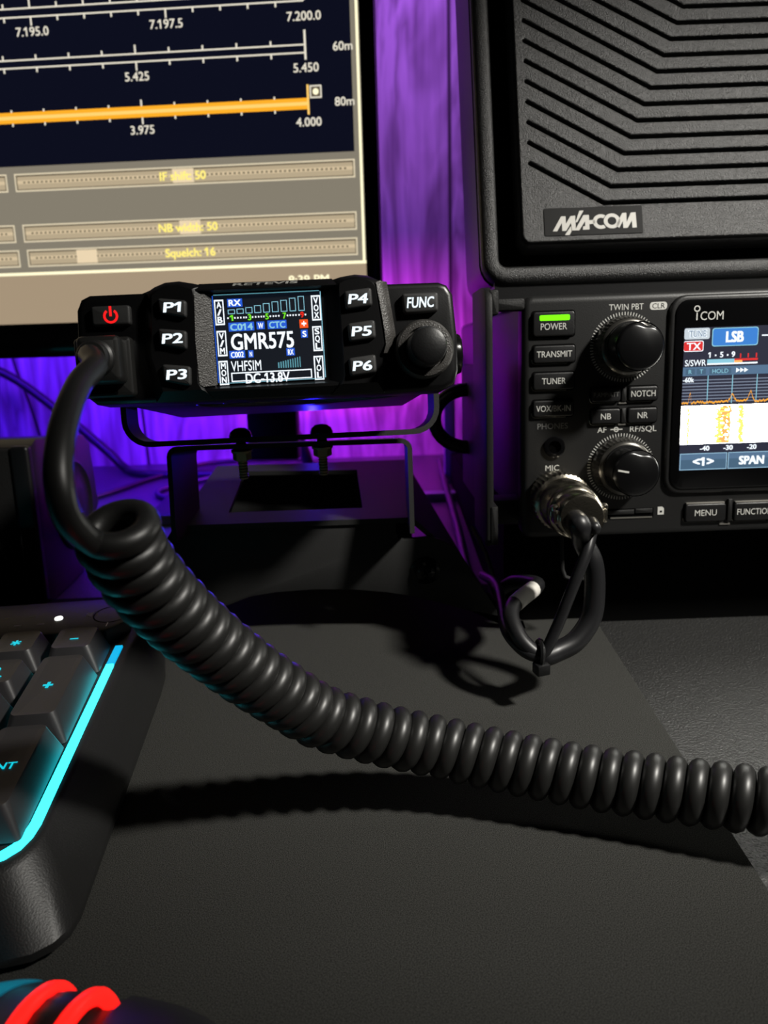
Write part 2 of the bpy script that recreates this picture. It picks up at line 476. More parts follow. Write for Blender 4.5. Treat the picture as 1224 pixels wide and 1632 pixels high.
Rm(-27.2, 84.2, -20.8, 90.6, 'm_text', zt); Rm(-26.5, 84.9, -21.5, 89.9, 'm_shade', zt + .03); b.ring(-24, 87.4, 0, 1.6, zt + .06, 'm_edge', n=16)
def slider(x0, y0, x1, y1, txt, tx, thumb=None):
    Rm(x0, y0, x1, y1, 'm_line', zt); Rm(x0 + .8, y0 + .8, x1 - .8, y1 - .8, 'm_shade', zt + .03)
    Rm(x0 + 1.5, y0 + 1.3, x1 - 1.3, y1 - 1.6, 'm_bar', zt + .06)
    h = y1 - y0; Rm(x0 + 1.5, y0 + h * .42, x1 - 1.3, y0 + h * .62, 'm_bar_hi', zt + .08)
    x = x0 + 5
    while x < x1 - 5:
        Rm(x, y0 + h * .46, x + 1.1, y0 + h * .56, 'm_shade', zt + .1); x += 2.55
    if thumb: Rm(thumb - 6, y0 + 1.1, thumb + 6, y1 - 1.1, 'm_thumb', zt + .13)
    if txt: b.text(txt, tx, y0 + h * .5, 4.3, zt + .18, 'm_ytext', bold=.028)
slider(-196.2, 43.5, -4.2, 53.0, 'IF shift: 50', -100, -99.8)
slider(-194.9, 16.4, -4.2, 26.0, 'NB width: 50', -99.2, -98)
slider(-194.0, 3.0, -4.2, 12.4, 'Squelch: 16', -99, -159)
for y0, y1, x in ((43.5, 53, -200.6), (16.4, 26, -199.5), (3.0, 12.4, -198.6)): slider(x - 192, y0, x, y1, None, 0)
b.text('8:39 PM', -32.4, -9.2, 4.6, zt, 'm_edge', w=23, bold=.02)
b.build('screen', mon, smooth=0)
b = MB('plastic'); b.box(-85, -118, -60, -52, 60, -46, 2); b.build('stand_neck', mon)
fm = mon.matrix_world.inverted() @ Matrix.Translation((0, 0, 0))
b = MB('plastic'); b.box(-150, 465, -2, 10, 522, 6, 2)
sf = b.build('stand_foot', mon); sf.matrix_parent_inverse = mon.matrix_world.inverted()

# ================================================================== mobile radio with the colour display
radio = thing('mobile_radio', 'small black mobile radio with lit colour display reading GMR575', 'two-way radio', face_frame((-28.1, 204.5, 130.9), 12.2, 4.1, 0.5))
out = [(-48.3, 9), (-47, 11.8), (-44.8, 12.8), (-31.7, 12.8), (-28.4, 14.0), (-25.5, 15.1), (-22, 15.3), (-18.5, 14.6), (-15.7, 13.9), (0, 13.8), (15.7, 13.7), (19.3, 14.7), (23, 15.2), (26.5, 14.8), (29.3, 13.4), (31.5, 12.4), (44.9, 12.3), (47.1, 11.4), (48.5, 9), (49.2, -2), (49, -11), (47.8, -14.4), (45, -15.9), (29, -15.9), (-34, -15.1), (-45.4, -14.9), (-48.2, -12.3), (-49, -3)]
b = MB('radio_black'); b.prism(out, -13, 0.4, 1.6, 3); b.build('front_shell', radio)
# raised centre: two key blocks with slopes down to the screen well, joined by bars above and below the screen
b = MB('radio_black', 'grain_lit')
LT = [(-30.5, 12.6), (-28.2, 14), (-25.5, 15.0), (-22, 15.2), (-18.5, 14.5), (-15.7, 13.8), (-14.2, 11.6), (-14.2, -11.6), (-15, -15.2), (-30, -15.2), (-32.2, -4)]
LTt = [(-29, 11.6), (-27, 13), (-25, 13.8), (-22, 14.0), (-19.6, 13.4), (-18, 12.8), (-17.7, 11.0), (-18.2, -11.0), (-17, -13.2), (-28, -13.2), (-30.2, -4)]
b.loft(ccw(LT), 0.2, ccw(LTt), 3.2, 'radio_black', bev=.5)
RT = [(30.8, 12.4), (28.6, 13.5), (26.2, 14.6), (23, 15.0), (19.3, 14.5), (15.7, 13.5), (14.2, 11.6), (14.2, -11.6), (15, -15.7), (29, -15.7), (30, -6), (32.1, -4)]
RTt = [(28.4, 11.4), (27.4, 12.7), (25.6, 13.6), (23, 13.9), (20.2, 13.4), (18.4, 12.6), (18.2, 11.0), (18.4, -11.0), (17.2, -13.7), (27.5, -13.7), (28.0, -6), (30.0, -3.6)]
b.loft(ccw(RT), 0.2, ccw(RTt), 3.2, 'radio_black', bev=.5)
b.loft([(-18, 11.5), (18, 11.5), (17, 14.2), (-17, 14.3)], 0.2, [(-18, 12.1), (18, 12.1), (18, 12.5), (-18, 12.5)], 2.6, 'radio_black')
b.loft([(-17, -15.2), (17, -15.4), (18, -11.6), (-18, -11.6)], 0.2, [(-18, -13.2), (18, -13.4), (18, -12.6), (-18, -12.6)], 2.4, 'radio_black')
b.build('screen_surround', radio)
# textured black slopes, lamplight put into their colour, beside the screen and FUNC key
b = MB('grain_lit')
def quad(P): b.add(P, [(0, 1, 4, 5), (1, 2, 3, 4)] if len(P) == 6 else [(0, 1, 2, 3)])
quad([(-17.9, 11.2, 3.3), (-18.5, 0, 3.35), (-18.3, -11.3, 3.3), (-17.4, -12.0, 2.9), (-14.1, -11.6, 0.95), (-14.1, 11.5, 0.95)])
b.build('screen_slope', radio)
b = MB('grain_lit')
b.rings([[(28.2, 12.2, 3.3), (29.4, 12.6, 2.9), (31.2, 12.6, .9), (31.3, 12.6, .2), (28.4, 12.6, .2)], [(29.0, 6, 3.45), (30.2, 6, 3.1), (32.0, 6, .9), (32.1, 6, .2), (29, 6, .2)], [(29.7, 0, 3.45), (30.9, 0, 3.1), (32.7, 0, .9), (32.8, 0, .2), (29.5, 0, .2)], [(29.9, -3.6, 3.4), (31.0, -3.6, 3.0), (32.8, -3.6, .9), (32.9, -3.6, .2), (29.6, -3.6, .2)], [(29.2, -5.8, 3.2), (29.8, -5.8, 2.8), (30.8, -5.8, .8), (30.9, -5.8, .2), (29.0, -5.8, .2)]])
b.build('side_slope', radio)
# top lettering on the upper slope of the screen bar
b = MB('print'); b.T = Matrix.Translation((0, 13.45, 1.5)) @ Matrix.Rotation(radians(-56), 4, 'X')
b.text('RETEVIS', 0, 0, 1.5, 0.08, 'print', w=16.5, bold=.02, shear=.15)
b.build('brand_lettering', radio, smooth=0)
# display
b = MB('e_dark')
def lcd(zx, zy):
    return (-14 + 28 * (zx - (90 + (zy - 165) * .076)) / 972, 11.4 - 22.8 * (zy - (165 - .036 * (zx - 90))) / 787)
def lr(zx0, zy0, zx1, zy1, m, z):
    x0, y1 = lcd(zx0, zy0); x1, y0 = lcd(zx1, zy1); b.rect(x0, y0, x1, y1, z, m); return x0, y0, x1, y1
def lt(t, zx0, zy0, zx1, zy1, m, z, bold=.02):
    x0, y1 = lcd(zx0, zy0); x1, y0 = lcd(zx1, zy1)
    b.text(t, (x0 + x1) / 2, (y0 + y1) / 2, y1 - y0, z, m, w=x1 - x0, bold=bold)
b.prism(rrect(-14, -11.4, 14, 11.4, .7), 0.3, 0.75, m='e_dark')
z = 0.8
for x in (-13.9, ): b.rect(x, -11.0, x + .22, 11.0, z, 'e_blue')
b.rect(13.72, -11, 13.9, 11, z, 'e_cyan'); b.rect(-13.5, -11.3, 13.5, -11.15, z, 'e_cyan'); b.rect(-13.5, 11.1, 13.5, 11.3, z, 'e_teal')
for (x0, y0, x1, y1, s) in ((112, 212, 212, 430, 'A/B'), (135, 482, 235, 702, 'V/M'), (152, 745, 250, 955, 'MON'), (970, 180, 1070, 397, 'VOX'), (985, 450, 1085, 667, 'SQL'), (1000, 712, 1102, 922, 'VOL')):
    a0, c0, a1, c1 = lr(x0, y0, x1, y1, 'e_white', z)
    a0 = (a0 + a1) / 2 - 1.35; a1 = a0 + 2.7
    b.rect(a0 + .45, c0 + .4, a1 - .45, c1 - .4, z + .02, 'e_dark')
    for k, ch in enumerate(s): b.text(ch, (a0 + a1) / 2, c1 - .4 - (c1 - c0 - .8) * (k + .5) / 3, 1.5, z + .04, 'e_white', w=1.25 if ch != '/' else 1.2, bold=.03)
lr(228, 205, 366, 272, 'e_blue', z); lt('RX', 240, 214, 352, 262, 'e_white', z + .03, .03)
for k in range(9):
    tops = (297, 290, 278, 262, 245, 230, 218, 200, 185); x0, y1 = lcd(235 + 77.3 * k, tops[k]); x1, y0 = lcd(300 + 77.3 * k, 335 - 2.9 * k)
    b.frame(x0, y0, x1, y1, .17, z, 'e_cyan')
for xx, ch, mm_ in ((268, '1', 'e_green'), (428, '3', 'e_green'), (583, '5', 'e_green'), (738, '7', 'e_green'), (895, '9', 'e_redc')):
    yy = 370 - (xx - 268) * .036; lt(ch, xx - 17, yy - 24, xx + 17, yy + 24, mm_, z, .03)
for xx in (238, 298, 325, 350, 378, 398, 455, 482, 508, 532, 555, 612, 640, 662, 688, 765, 790, 815, 840, 868, 925):
    yy = 370 - (xx - 268) * .036; lr(xx - 7, yy - 7, xx + 7, yy + 7, 'e_white', z)
for (x0, y0, x1, y1, t) in ((240, 412, 472, 480, 'C014'), (488, 405, 564, 470, 'W'), (585, 396, 760, 465, 'CTC'), (884, 480, 950, 548, 'S'), (248, 658, 392, 720, 'C002'), (415, 655, 466, 716, 'N'), (755, 640, 835, 704, 'RX')):
    lr(x0, y0, x1, y1, 'e_blue', z); lt(t, x0 + 14, y0 + 12, x1 - 12, y1 - 8, 'e_cyan' if t in ('C014', 'CTC') else 'e_white', z + .03, .03)
lr(870, 390, 952, 462, 'e_orange', z); lr(890, 418, 934, 432, 'e_white', z + .03); lr(905, 403, 919, 448, 'e_white', z + .03)
lt('GMR575', 258, 512, 828, 630, 'e_white', z, .02)
lt('VHFSIM', 262, 750, 536, 828, 'e_white', z, .005)
for k in range(10): lr(682 + 21.2 * k, 764 - 5.4 * k, 698 + 21.2 * k, 814 - .7 * k, 'e_teal', z)
a = lcd(265, 850); c = lcd(996, 954)
b.frame(a[0], -11.0, c[0], a[1], .3, z, 'e_white'); lt('DC-13.8V', 392, 862, 792, 930, 'e_white', z + .03, .02)
b.build('display', radio, smooth=0)
# keys
def pkey(cx, cy, t, poly, z0, z1, th=3.0, tw=None, shear=.16, bev=.7):
    b = MB('button'); P = [(cx + x, cy + y) for x, y in poly]
    # round the corners
    P2 = []
    n = len(P)
    for i in range(n):
        a_, p_, c_ = Vector(P[i - 1]), Vector(P[i]), Vector(P[(i + 1) % n])
        d1 = (a_ - p_).normalized() * .9; d2 = (c_ - p_).normalized() * .9
        for k in range(5):
            q = k / 4; v = (1 - q) ** 2 * (p_ + d1) + 2 * q * (1 - q) * p_ + q * q * (p_ + d2); P2.append((v.x, v.y))
    b.prism(P2, z0, z1, bev, 3)
    if t == 'power':
        b.ring(cx, cy - .15, 1.25, 1.85, z1 + .05, 'power_red', 125, 415, 28)
        b.rect(cx - .32, cy - .2, cx + .32, cy + 2.3, z1 + .05, 'power_red')
    else: b.text(t, cx, cy, th, z1 + .05, 'key_white', w=tw, bold=.022, shear=shear)
    return b.build('button', radio)
Lk = lambda h0, h1: [(-3.6, h0 / 2 - .0), (3.6, h0 / 2 - .9), (3.3, -h0 / 2 - .3), (-3.4, -h0 / 2 + 1.3)]
pkey(-23.4, 8.0, 'P1', Lk(5, 0), 2.9, 4.5, 2.35, 4.3)
pkey(-23.9, 0.3, 'P2', Lk(5.4, 0), 2.9, 4.5, 2.35, 5.2)
pkey(-23.6, -8.7, 'P3', Lk(5.6, 0), 2.9, 4.5, 2.35, 5.1)
Rk = [(-3.6, 2.1), (3.5, 2.8), (3.6, -1.9), (-3.4, -2.6)]
pkey(23.4, 8.0, 'P4', Rk, 2.9, 4.5, 2.35, 5.0)
pkey(23.8, -.15, 'P5', Rk, 2.9, 4.5, 2.35, 5.1)
pkey(23.5, -8.9, 'P6', Rk, 2.9, 4.5, 2.35, 5.0)
pkey(-39.3, 7.1, 'power', [(-4.9, 2.5), (4.9, 2.5), (4.8, -2.5), (-4.9, -2.4)], 0.2, 2.0)['label'] = 'power key with red symbol'
pkey(39.6, 6.8, 'FUNC', [(-4.8, 2.5), (4.8, 2.5), (4.6, -2.5), (-4.5, -2.7)], 0.2, 2.2, 2.6, 7.0, .12)
b = MB('plastic', 'grain_lit')
b.lathe([(7.6, 0.2), (7.6, 3.0), (7.0, 4.2), (5.6, 4.4), (5.4, 3.6)], 39.9, -5.3, 48, m='grain_lit', cap0=False)
b.lathe([(5.0, 3.0), (4.9, 9.6), (4.5, 10.8), (3.6, 11.3), (0.5, 11.5)], 39.9, -5.3, 36, m='plastic')
b.build('volume_knob', radio)
b = MB('plastic'); b.box(-46, -13.4, -118, 46, 12.2, -12, 1.0)
b.build('chassis', radio)
b = MB('plastic')
for k, r in enumerate((6, 12, 18, 24)):
    n = 40; b.tube([(6 + 1.35 * r * cos(2 * pi * i / n), -13.5, -38 + r * .95 * sin(2 * pi * i / n)) for i in range(n)], .55, 6, closed=True)
b.build('speaker_grille', radio)

# ------------------------------------------------------------------ U bracket holding the radio
brk = thing('radio_bracket', 'thin black U bracket hugging the sides of the small mobile radio', 'bracket', flat_frame((-33.5, 264, 91.6), 4.1, -11))
b = MB('steel_black')
prof = []
W2, Hh, r, t = 53.5, 33, 9, 1.8
def upath(off):
    p = []
    w2, rr = W2 - off, r - off
    p.append((-w2, Hh)); 
    for k in range(7): a = radians(180 + 90 * k / 6); p.append((-w2 + rr + rr * cos(a), off + rr + rr * sin(a)))
    for k in range(7): a = radians(270 + 90 * k / 6); p.append((w2 - rr + rr * cos(a), off + rr + rr * sin(a)))
    p.append((w2, Hh)); return p
o_, i_ = upath(0), upath(t)
poly = o_ + list(reversed(i_))
b.T = Matrix.Rotation(radians(90), 4, 'X')
n = len(poly)
vs = [(x, y, 7) for x, y in poly] + [(x, y, -9) for x, y in poly]
fs = [(i, (i + 1) % n, (i + 1) % n + n, i + n) for i in range(n)]
h = n // 2
for i in range(h - 1):
    fs.append((i, i + 1, n - 2 - i, n - 1 - i)); fs.append((n + i, n + n - 1 - i, n + n - 2 - i, n + i + 1))
b.add(vs, fs); b.T = None; b.box(-30, 6, 0, 26, 36, 1.7, .4); b.build('bracket_strap', brk)
for sx in (-1, 1):
    b = MB('screw'); b.T = Matrix.Translation((sx * 53.5, 0, 27)) @ Matrix.Rotation(radians(90 * sx), 4, 'Y')
    b.lathe([(3, 0), (3, 2.0), (6.6, 2.2), (6.8, 3.0), (6.8, 8.0), (6.2, 9), (2, 9.2)], 0, 0, 24, knurl=.35)
    b.build('thumb_screw', brk)
for bx in (-18.5, 12.5):
    b = MB('bolt', 'screw'); b.T = Matrix.Translation((0, 29, 0.2)) @ Matrix.Rotation(radians(11), 4, 'X')
    b.lathe([(4.4, 1.8), (4.4, 2.4), (3.8, 3.9), (2.4, 5.0), (0.6, 5.4)], bx, 0, 20, m='screw')
    prof = [(1.9, 1.8)]
    zz = -2
    while zz > -15: prof += [(1.95, zz), (1.55, zz - .55)]; zz -= 1.1
    b.lathe(list(reversed(prof)), bx, 0, 14, m='bolt')
    b.rings([[(bx + 3.6 * cos(pi / 3 * k), 3.6 * sin(pi / 3 * k), zq) for k in range(6)] for zq in (-7.0, -4.0)], m='bolt')
    b.lathe([(4.1, -4.0), (4.1, -3.2)], bx, 0, 20, m='bolt')
    b.build('bolt', brk)['label'] = 'brass-toned bolt with hex nut'

# ------------------------------------------------------------------ stand under the bracket
st = thing('mounting_stand', 'black steel mounting stand with arched front under the radio bracket', 'stand', flat_frame((-20, 298, 0)))
b = MB('steel_black'); b.T = Matrix.Translation((20, -298, 0)) 
# inverted U of wide strip
def invU(x0, x1, y0, y1, z0, z1, t=1.8, r=4):
    def path(off):
        rr = r - off if r > off else .2
        p = [(x0 + off, z0)]
        for k in range(5): a = radians(180 - 90 * k / 4); p.append((x0 + off + rr + rr * cos(a), z1 - off - rr + rr * sin(a)))
        for k in range(5): a = radians(90 - 90 * k / 4); p.append((x1 - off - rr + rr * cos(a), z1 - off - rr + rr * sin(a)))
        p.append((x1 - off, z0)); return p
    A, Bq = path(0), path(t); P = A + list(reversed(Bq)); n = len(P)
    vs = [(x, y0, z) for x, z in P] + [(x, y1, z) for x, z in P]
    fs = [(i, (i + 1) % n, (i + 1) % n + n, i + n) for i in range(n)]
    h = n // 2
    for i in range(h - 1): fs.append((i, n - 1 - i, n - 2 - i, i + 1)); fs.append((n + i, n + i + 1, 2 * n - 2 - i, 2 * n - 1 - i))
    b.add(vs, fs)
b.T = b.T @ Matrix.Translation((0, 286, 86.3)) @ Matrix.Rotation(radians(-11), 4, 'X') @ Matrix.Translation((0, -286, -86.3))
invU(-81.5, 11.5, 286, 326, 50, 86.3)
b.build('riser_strip', st)
# base plate with its trapezoid opening, folded down into the arched skirt
b = MB('steel_black'); b.T = Matrix.Translation((20, -298, 0))
zt_, th = 51.5, 2.2
outp = [(-82, 297), (8, 297), (14, 300), (15, 400), (-88, 400), (-88, 300)]
hole = [(-66, 313), (-9, 313), (-13, 381), (-71, 386)]
n = 4
oq = [(-85, 297), (12, 297), (15, 400), (-88, 400)]
for zq, flip in ((zt_, 0), (zt_ - th, 1)):
    vs = [(x, y, zq) for x, y in oq] + [(x, y, zq) for x, y in hole]
    fs = [(i, (i + 1) % 4, 4 + (i + 1) % 4, 4 + i) for i in range(4)]
    b.add(vs, fs)
for L_ in (oq, hole):
    vs = [(x, y, zt_) for x, y in L_] + [(x, y, zt_ - th) for x, y in L_]
    b.add(vs, [(i, (i + 1) % 4, 4 + (i + 1) % 4, 4 + i) for i in range(4)])
b.box(-88, 399, 0, 15, 401.5, 50, .3)  # unseen back skirt, added to keep wall light from under the plate
b.build('top_plate', st)
sk = [(-86, 46), (-82, 49.5), (4.6, 50.5), (4.8, 45), (5.6, 42.4), (8, 41.6), (18, 42.4), (24, 40.6), (29, 37), (32.6, 31.5), (40, 19), (48, 6), (53, 0), (60, 0), (61, 2.0), (57, 3), (46, 5), (34, 9), (22, 13), (10, 16.5), (0, 18.5), (-14, 20.3), (-30, 21), (-46, 20.3), (-57, 18.8), (-73, 13), (-88, 7), (-104, 2), (-115, 0), (-124, 0), (-116, 10), (-104, 27), (-96, 38)]
sk[13:15] = [(58, 0)]
b = MB('steel_black'); b.T = Matrix.Translation((20, 0, 0)) @ Matrix.Rotation(radians(90), 4, 'X')
b.prism(sk, -2.2, 0, .5, 2); b.build('front_skirt', st)
for sx in (1, -1):
    b = MB('steel_black'); b.T = Matrix.Translation((20, -298, 0))
    if sx > 0: P = [(14, 388, 50), (12, 300, 50), (34, 300, 29), (30, 318, 32)]
    else: P = [(-88, 388, 50), (-86, 300, 50), (-110, 300, 18), (-107, 318, 21)]
    nrm = Vector((0.0, 0, 1)); P2 = [tuple(Vector(p) + Vector((-1.6 * sx, 0, -1.2))) for p in P]
    P2 = [(x, y, max(z, 0.0)) for x, y, z in P2]
    b.add(P + P2, [(0, 1, 2, 3), (7, 6, 5, 4), (0, 1, 5, 4), (1, 2, 6, 5), (2, 3, 7, 6), (3, 0, 4, 7)])
    b.build('side_plate', st)
b = MB('screw', 'void'); b.T = Matrix.Translation((36.3, 0, 28)) @ Matrix.Rotation(radians(90), 4, 'X')
b.lathe([(6.0, 0), (6.0, .5), (5.6, .8)], 0, 0, 28); b.lathe([(4.7, .5), (4.6, 1.2), (3.9, 2.6), (2.4, 3.5), (.4, 3.8)], 0, 0, 28)
for a in (0, pi / 2):
    T0 = b.T; b.T = T0 @ Matrix.Rotation(a + .5, 4, 'Z'); b.box(-2.2, -.45, 2.6, 2.2, .45, 3.95, m='void'); b.T = T0
b.build('pan_head_screw', st)

# ================================================================== coiled microphone cord
def mmx(M4):
    q = M4.copy()
    for i in range(3): q[i][3] /= S
    return q
cord = thing('coiled_cord', 'thick black coiled cord plugged into the small mobile radio and sagging to the right', 'coiled cord', flat_frame((-66, 190, 124)))
W0 = mmx(cord.matrix_world.inverted())
RAD = W0 @ mmx(radio.matrix_world)
b = MB('rubber', 'void'); b.T = RAD
b.box(-48.6, -13.4, 0.3, -34.4, 1.5, 4.2, 1.0)
b.box(-46.0, -10.4, 3.8, -35.6, 1.0, 11.0, 1.3)
b.box(-46.0, -12.6, 4.1, -38.5, -11.2, 4.5, m='void')
b.build('plug_boot', cord)
b = MB('rubber'); b.T = RAD; b.lathe([(4.3, 10.6), (4.3, 13.0), (3.7, 13.4), (3.7, 15.5), (3.3, 16)], -41.0, -4.6, 24)
b.build('strain_relief', cord)
WR = 2.65; HR = 6.1; PITCHC = 5.45
CABLE = [(-68.3, 192.7, 127.7), (-67.7, 184.0, 129.6), (-61.9, 170.7, 128.6), (-61.4, 159.5, 126.3), (-59.7, 146.8, 122.5), (-58.2, 136.9, 117.3), (-57.2, 132.0, 111.5), (-56.3, 132.1, 105.0)]
AXIS = [(-52.3, 141.7, 102.3), (-52.1, 146.3, 93.3), (-49.9, 151.7, 83.7), (-46.2, 158.9, 73.0), (-41.2, 166.0, 62.2), (-35.0, 172.2, 51.7), (-27.4, 177.6, 41.7), (-18.8, 182.0, 32.4), (-4.2, 185.8, 24.3), (11.1, 187.3, 18.8), (31.2, 184.1, 15.1), (51.8, 178.3, 13.5), (71.9, 172.1, 13.5), (92.2, 165.0, 14.4), (109.2, 159.8, 14.6), (125.8, 156.3, 13.3)]
ax = catmull(AXIS, 12)
AL = [0.0]
for i in range(1, len(ax)): AL.append(AL[-1] + (ax[i] - ax[i - 1]).length)
def at_len(s):
    s = min(max(s, 0), AL[-1] - 1e-6); lo = 0
    while AL[lo + 1] < s: lo += 1
    t = (s - AL[lo]) / max(1e-9, AL[lo + 1] - AL[lo]); return ax[lo].lerp(ax[lo + 1], t)
NT = 24; N = int(AL[-1] / PITCHC * NT)
hp = []; u = Vector((-1, 0, 0))
for k in range(N):
    s = AL[-1] * k / N
    T = (at_len(s + 2.5) - at_len(s - 2.5)).normalized()
    u = (u - T * u.dot(T)).normalized(); v = T.cross(u)
    a = -2 * pi * k / NT
    hp.append(at_len(s) + HR * (cos(a) * u + sin(a) * v))
lead = catmull(CABLE + [tuple(hp[5]), tuple(hp[8])], 9)
cut = len(lead) - 10
b = MB('rubber'); b.T = W0
e_ = hp[-1]; tail = catmull([hp[-8], hp[-1], (150, 146, 12), (170, 136, 5), (205, 118, 2), (260, 90, 1.2)], 8)[9:]
b.tube(lead[:cut + 1] + hp[5:] + tail, WR, 12)
b.build('cable', cord, smooth=80)

# ================================================================== base station radio on the right
ic = thing('transceiver', 'large black radio with touch screen and two silver-ringed knobs under the big speaker', 'radio transceiver', face_frame((57.2, 289.7, 128.0), 5.6, 0))
b = MB('panel'); b.prism(rrect(-1, -81, 237, 7.5, 3), -240, -7, 0.8, 2); b.build('case', ic)
b = MB('panel')
b.prism(rrect(-4, -82.3, 240, 8.6, 4), -9, 0, 2.4, 4)
b.build('front_panel', ic)
b = MB('panel', 'gloss')
b.prism(rrect(49.6, -66.5, 170, 7.0, 6), -1, 1.6, 1.2, 3, 'panel')
b.prism(rrect(51.6, -64.6, 168, 5.4, 5), 1.5, 2.2, .5, 2, 'gloss')
b.build('display_bezel', ic)
b = MB('i_dark')
X1 = 149
zi = 2.3
XL = 54.8
b.rect(XL, -57.4, X1, -4.8, zi, 'i_dark')
z = zi + .08
b.prism(rrect(XL, -9.0, 64.1, -5.0, .7, 3), zi, z, m='i_grey'); b.text('TUNE', 59.6, -7.0, 2.4, z + .04, 'e_white', w=7, bold=.05)
b.text('TUNE', 59.6, -7.0, 2.2, z + .05, 'i_bar', w=6.2)
b.prism(rrect(XL, -13.4, 62.0, -9.5, .6, 3), zi, z, m='e_white'); b.prism(rrect(XL, -13.1, 61.7, -9.8, .5, 3), zi, z + .02, m='i_red'); b.text('TX', 58.4, -11.5, 2.5, z + .06, 'e_white', w=5.2, bold=.02)
b.prism(rrect(65.0, -11.8, 81.9, -5.2, .9, 3), zi, z, m='e_cyan'); b.prism(rrect(65.3, -11.5, 81.6, -5.5, .8, 3), zi, z + .02, m='i_blue'); b.text('LSB', 73.3, -8.5, 3.6, z + .06, 'e_white', w=6.6, bold=.05)
b.text('1', 64.3, -14.8, 1.9, z, 'e_white', bold=.03); b.text('5', 68.8, -14.8, 1.9, z, 'e_white', bold=.03); b.text('9', 73.1, -14.8, 1.9, z, 'e_white', bold=.03)
for x in (66.6, 71.0): b.rect(x - .3, -15.3, x + .3, -14.7, z, 'e_white')
for x in (75.8, 78.6, 81.6): b.rect(x - .25, -16.2, x + .25, -14.6, z, 'i_red')
b.text('S/SWR', 59.3, -17.5, 2.2, z, 'e_white', w=7.8, bold=.01)
b.rect(63.6, -17.9, 73.6, -16.4, z, 'e_cyan'); b.rect(73.6, -17.2, 82.2, -16.4, z, 'i_red'); b.rect(63.6, -18.4, 82.2, -17.8, z + .02, 'e_white')
b.rect(73.6, -17.8, 76.5, -17.0, z + .03, 'i_org')
b.rect(83.2, -8.6, 86.5, -8.1, z, 'e_white'); b.add([(85.2, -8.4, z), (86.6, -6.4, z), (87.2, -6.4, z), (86.1, -8.4, z)], [(0, 1, 2, 3)], 'e_white')
b.rect(XL, -22.2, X1, -19.0, z, 'i_bar')
for x, t, wd in ((57.5, 'R', 2.8), (61.6, 'T', 2.8), (68.6, 'HOLD', 7.4)):
    b.rect(x - wd / 2 - .3, -21.8, x + wd / 2 + .3, -19.6, z + .02, 'i_btn'); b.text(t, x, -20.7, 1.5, z + .05, 'e_cyan', bold=.0)
for k in range(3): b.add([(74.4 + 1.5 * k, -21.5, z + .04), (75.9 + 1.5 * k, -20.6, z + .04), (74.4 + 1.5 * k, -19.7, z + .04)], [(0, 1, 2)], 'e_white')
for k in range(8): b.rect(XL, -24.0 - 1.15 * k, X1, -23.6 - 1.15 * k, z, 'i_grid')
for k in range(10): b.rect(64.2 + 9.1 * k - .15, -32.6, 64.2 + 9.1 * k + .15, -22.2, z + .02, 'e_cyan')
b.text('-60k', 57.0, -23.6, 1.7, z + .05, 'e_white', w=4.0, bold=.03)
# trace
px = XL; py = -32; pk = {57.8: 5.2, 73.6: 3.0, 80.3: 3.4}
P = []
while px < X1:
    h = random.uniform(0, .9)
    for c_, a_ in pk.items(): h += a_ * max(0, 1 - abs(px - c_) / (0.5 if c_ < 60 else 1.5))
    P.append((px, -32.4 + h)); px += .35
for i in range(len(P) - 1):
    (xa, ya), (xb, yb) = P[i], P[i + 1]
    b.add([(xa, ya - .32, z + .06), (xb, yb - .32, z + .06), (xb, yb + .32, z + .06), (xa, ya + .32, z + .06)], [(0, 1, 2, 3)], 'i_trace')
b.rect(XL, -47.5, X1, -33.2, z, 'i_fall')
for c_, wd, m_ in ((57.6, .8, 'i_yel'), (69.0, 2.0, 'i_yel'), (71.0, 3.0, 'i_org'), (72.9, 1.2, 'i_org'), (77.4, 2.0, 'i_yel')):
    y = -47.4
    while y < -33.6:
        hh = random.uniform(.25, .8); w_ = wd * random.uniform(.6, 1.25); x = c_ + random.uniform(-.35, .35) * wd
        b.rect(x - w_ / 2, y, x + w_ / 2, min(y + hh, -33.4), z + .02 + random.random() * .02, random.choice([m_, m_, m_, 'i_yel']))
        y += hh * random.uniform(.55, 1.0)
b.rect(XL, -50.6, X1, -47.6, z, 'i_dark')
for x, t in ((64.2, '-40'), (73.0, '-30'), (81.9, '-20')): b.text(t, x, -49.2, 1.7, z + .04, 'e_white', w=3.6, bold=.04)
for k in range(5):
    x = XL + .2 + 18.2 * k
    b.rect(x, -57.3, x + 17.8, -51.0, z, 'i_btn_edge'); b.rect(x + .3, -57.0, x + 17.5, -51.3, z + .02, 'i_btn')
    b.rect(x + .3, -53.4, x + 17.5, -51.3, z + .03, 'i_bar')
    if k < 2: b.text(('<1>', 'SPAN')[k], x + 8.9, -54.2, 3.0, z + .06, 'e_white', w=(8, 9.6)[k], bold=.05)
b.build('touch_screen', ic, smooth=0)
b = MB('print')
b.text('COM', 64.6, -0.7, 3.0, 2.3, 'print', w=8.4, bold=-.005); b.rect(58.9, -2.2, 59.35, .5, 2.3); b.ring(59.1, 1.9, .75, 1.15, 2.3, n=24)
zp = 0.06
b.text('TWIN PBT', 34.0, 3.5, 2.1, zp, 'print', w=12.6); 
b.prism(rrect(42.6, 2.1, 48.9, 4.9, 1.1, 4), 0, zp, m='print'); b.text('CLR', 45.8, 3.5, 1.8, zp + .04, 'plate', w=4.6)
b.text('AF', 26.0, -41.2, 2.1, zp, 'print', w=3.4); b.text('RF/SQL', 41.6, -41.2, 2.1, zp, 'print', w=10.0)
b.ring(31.4, -41.2, .6, .95, zp, n=20); b.rect(29.2, -41.35, 33.8, -41.0, zp)
b.text('PHONES', 7.4, -39.1, 2.1, zp, 'print_dim', w=11.4); b.text('MIC', 7.4, -55.0, 2.1, zp, 'print', w=5.2)
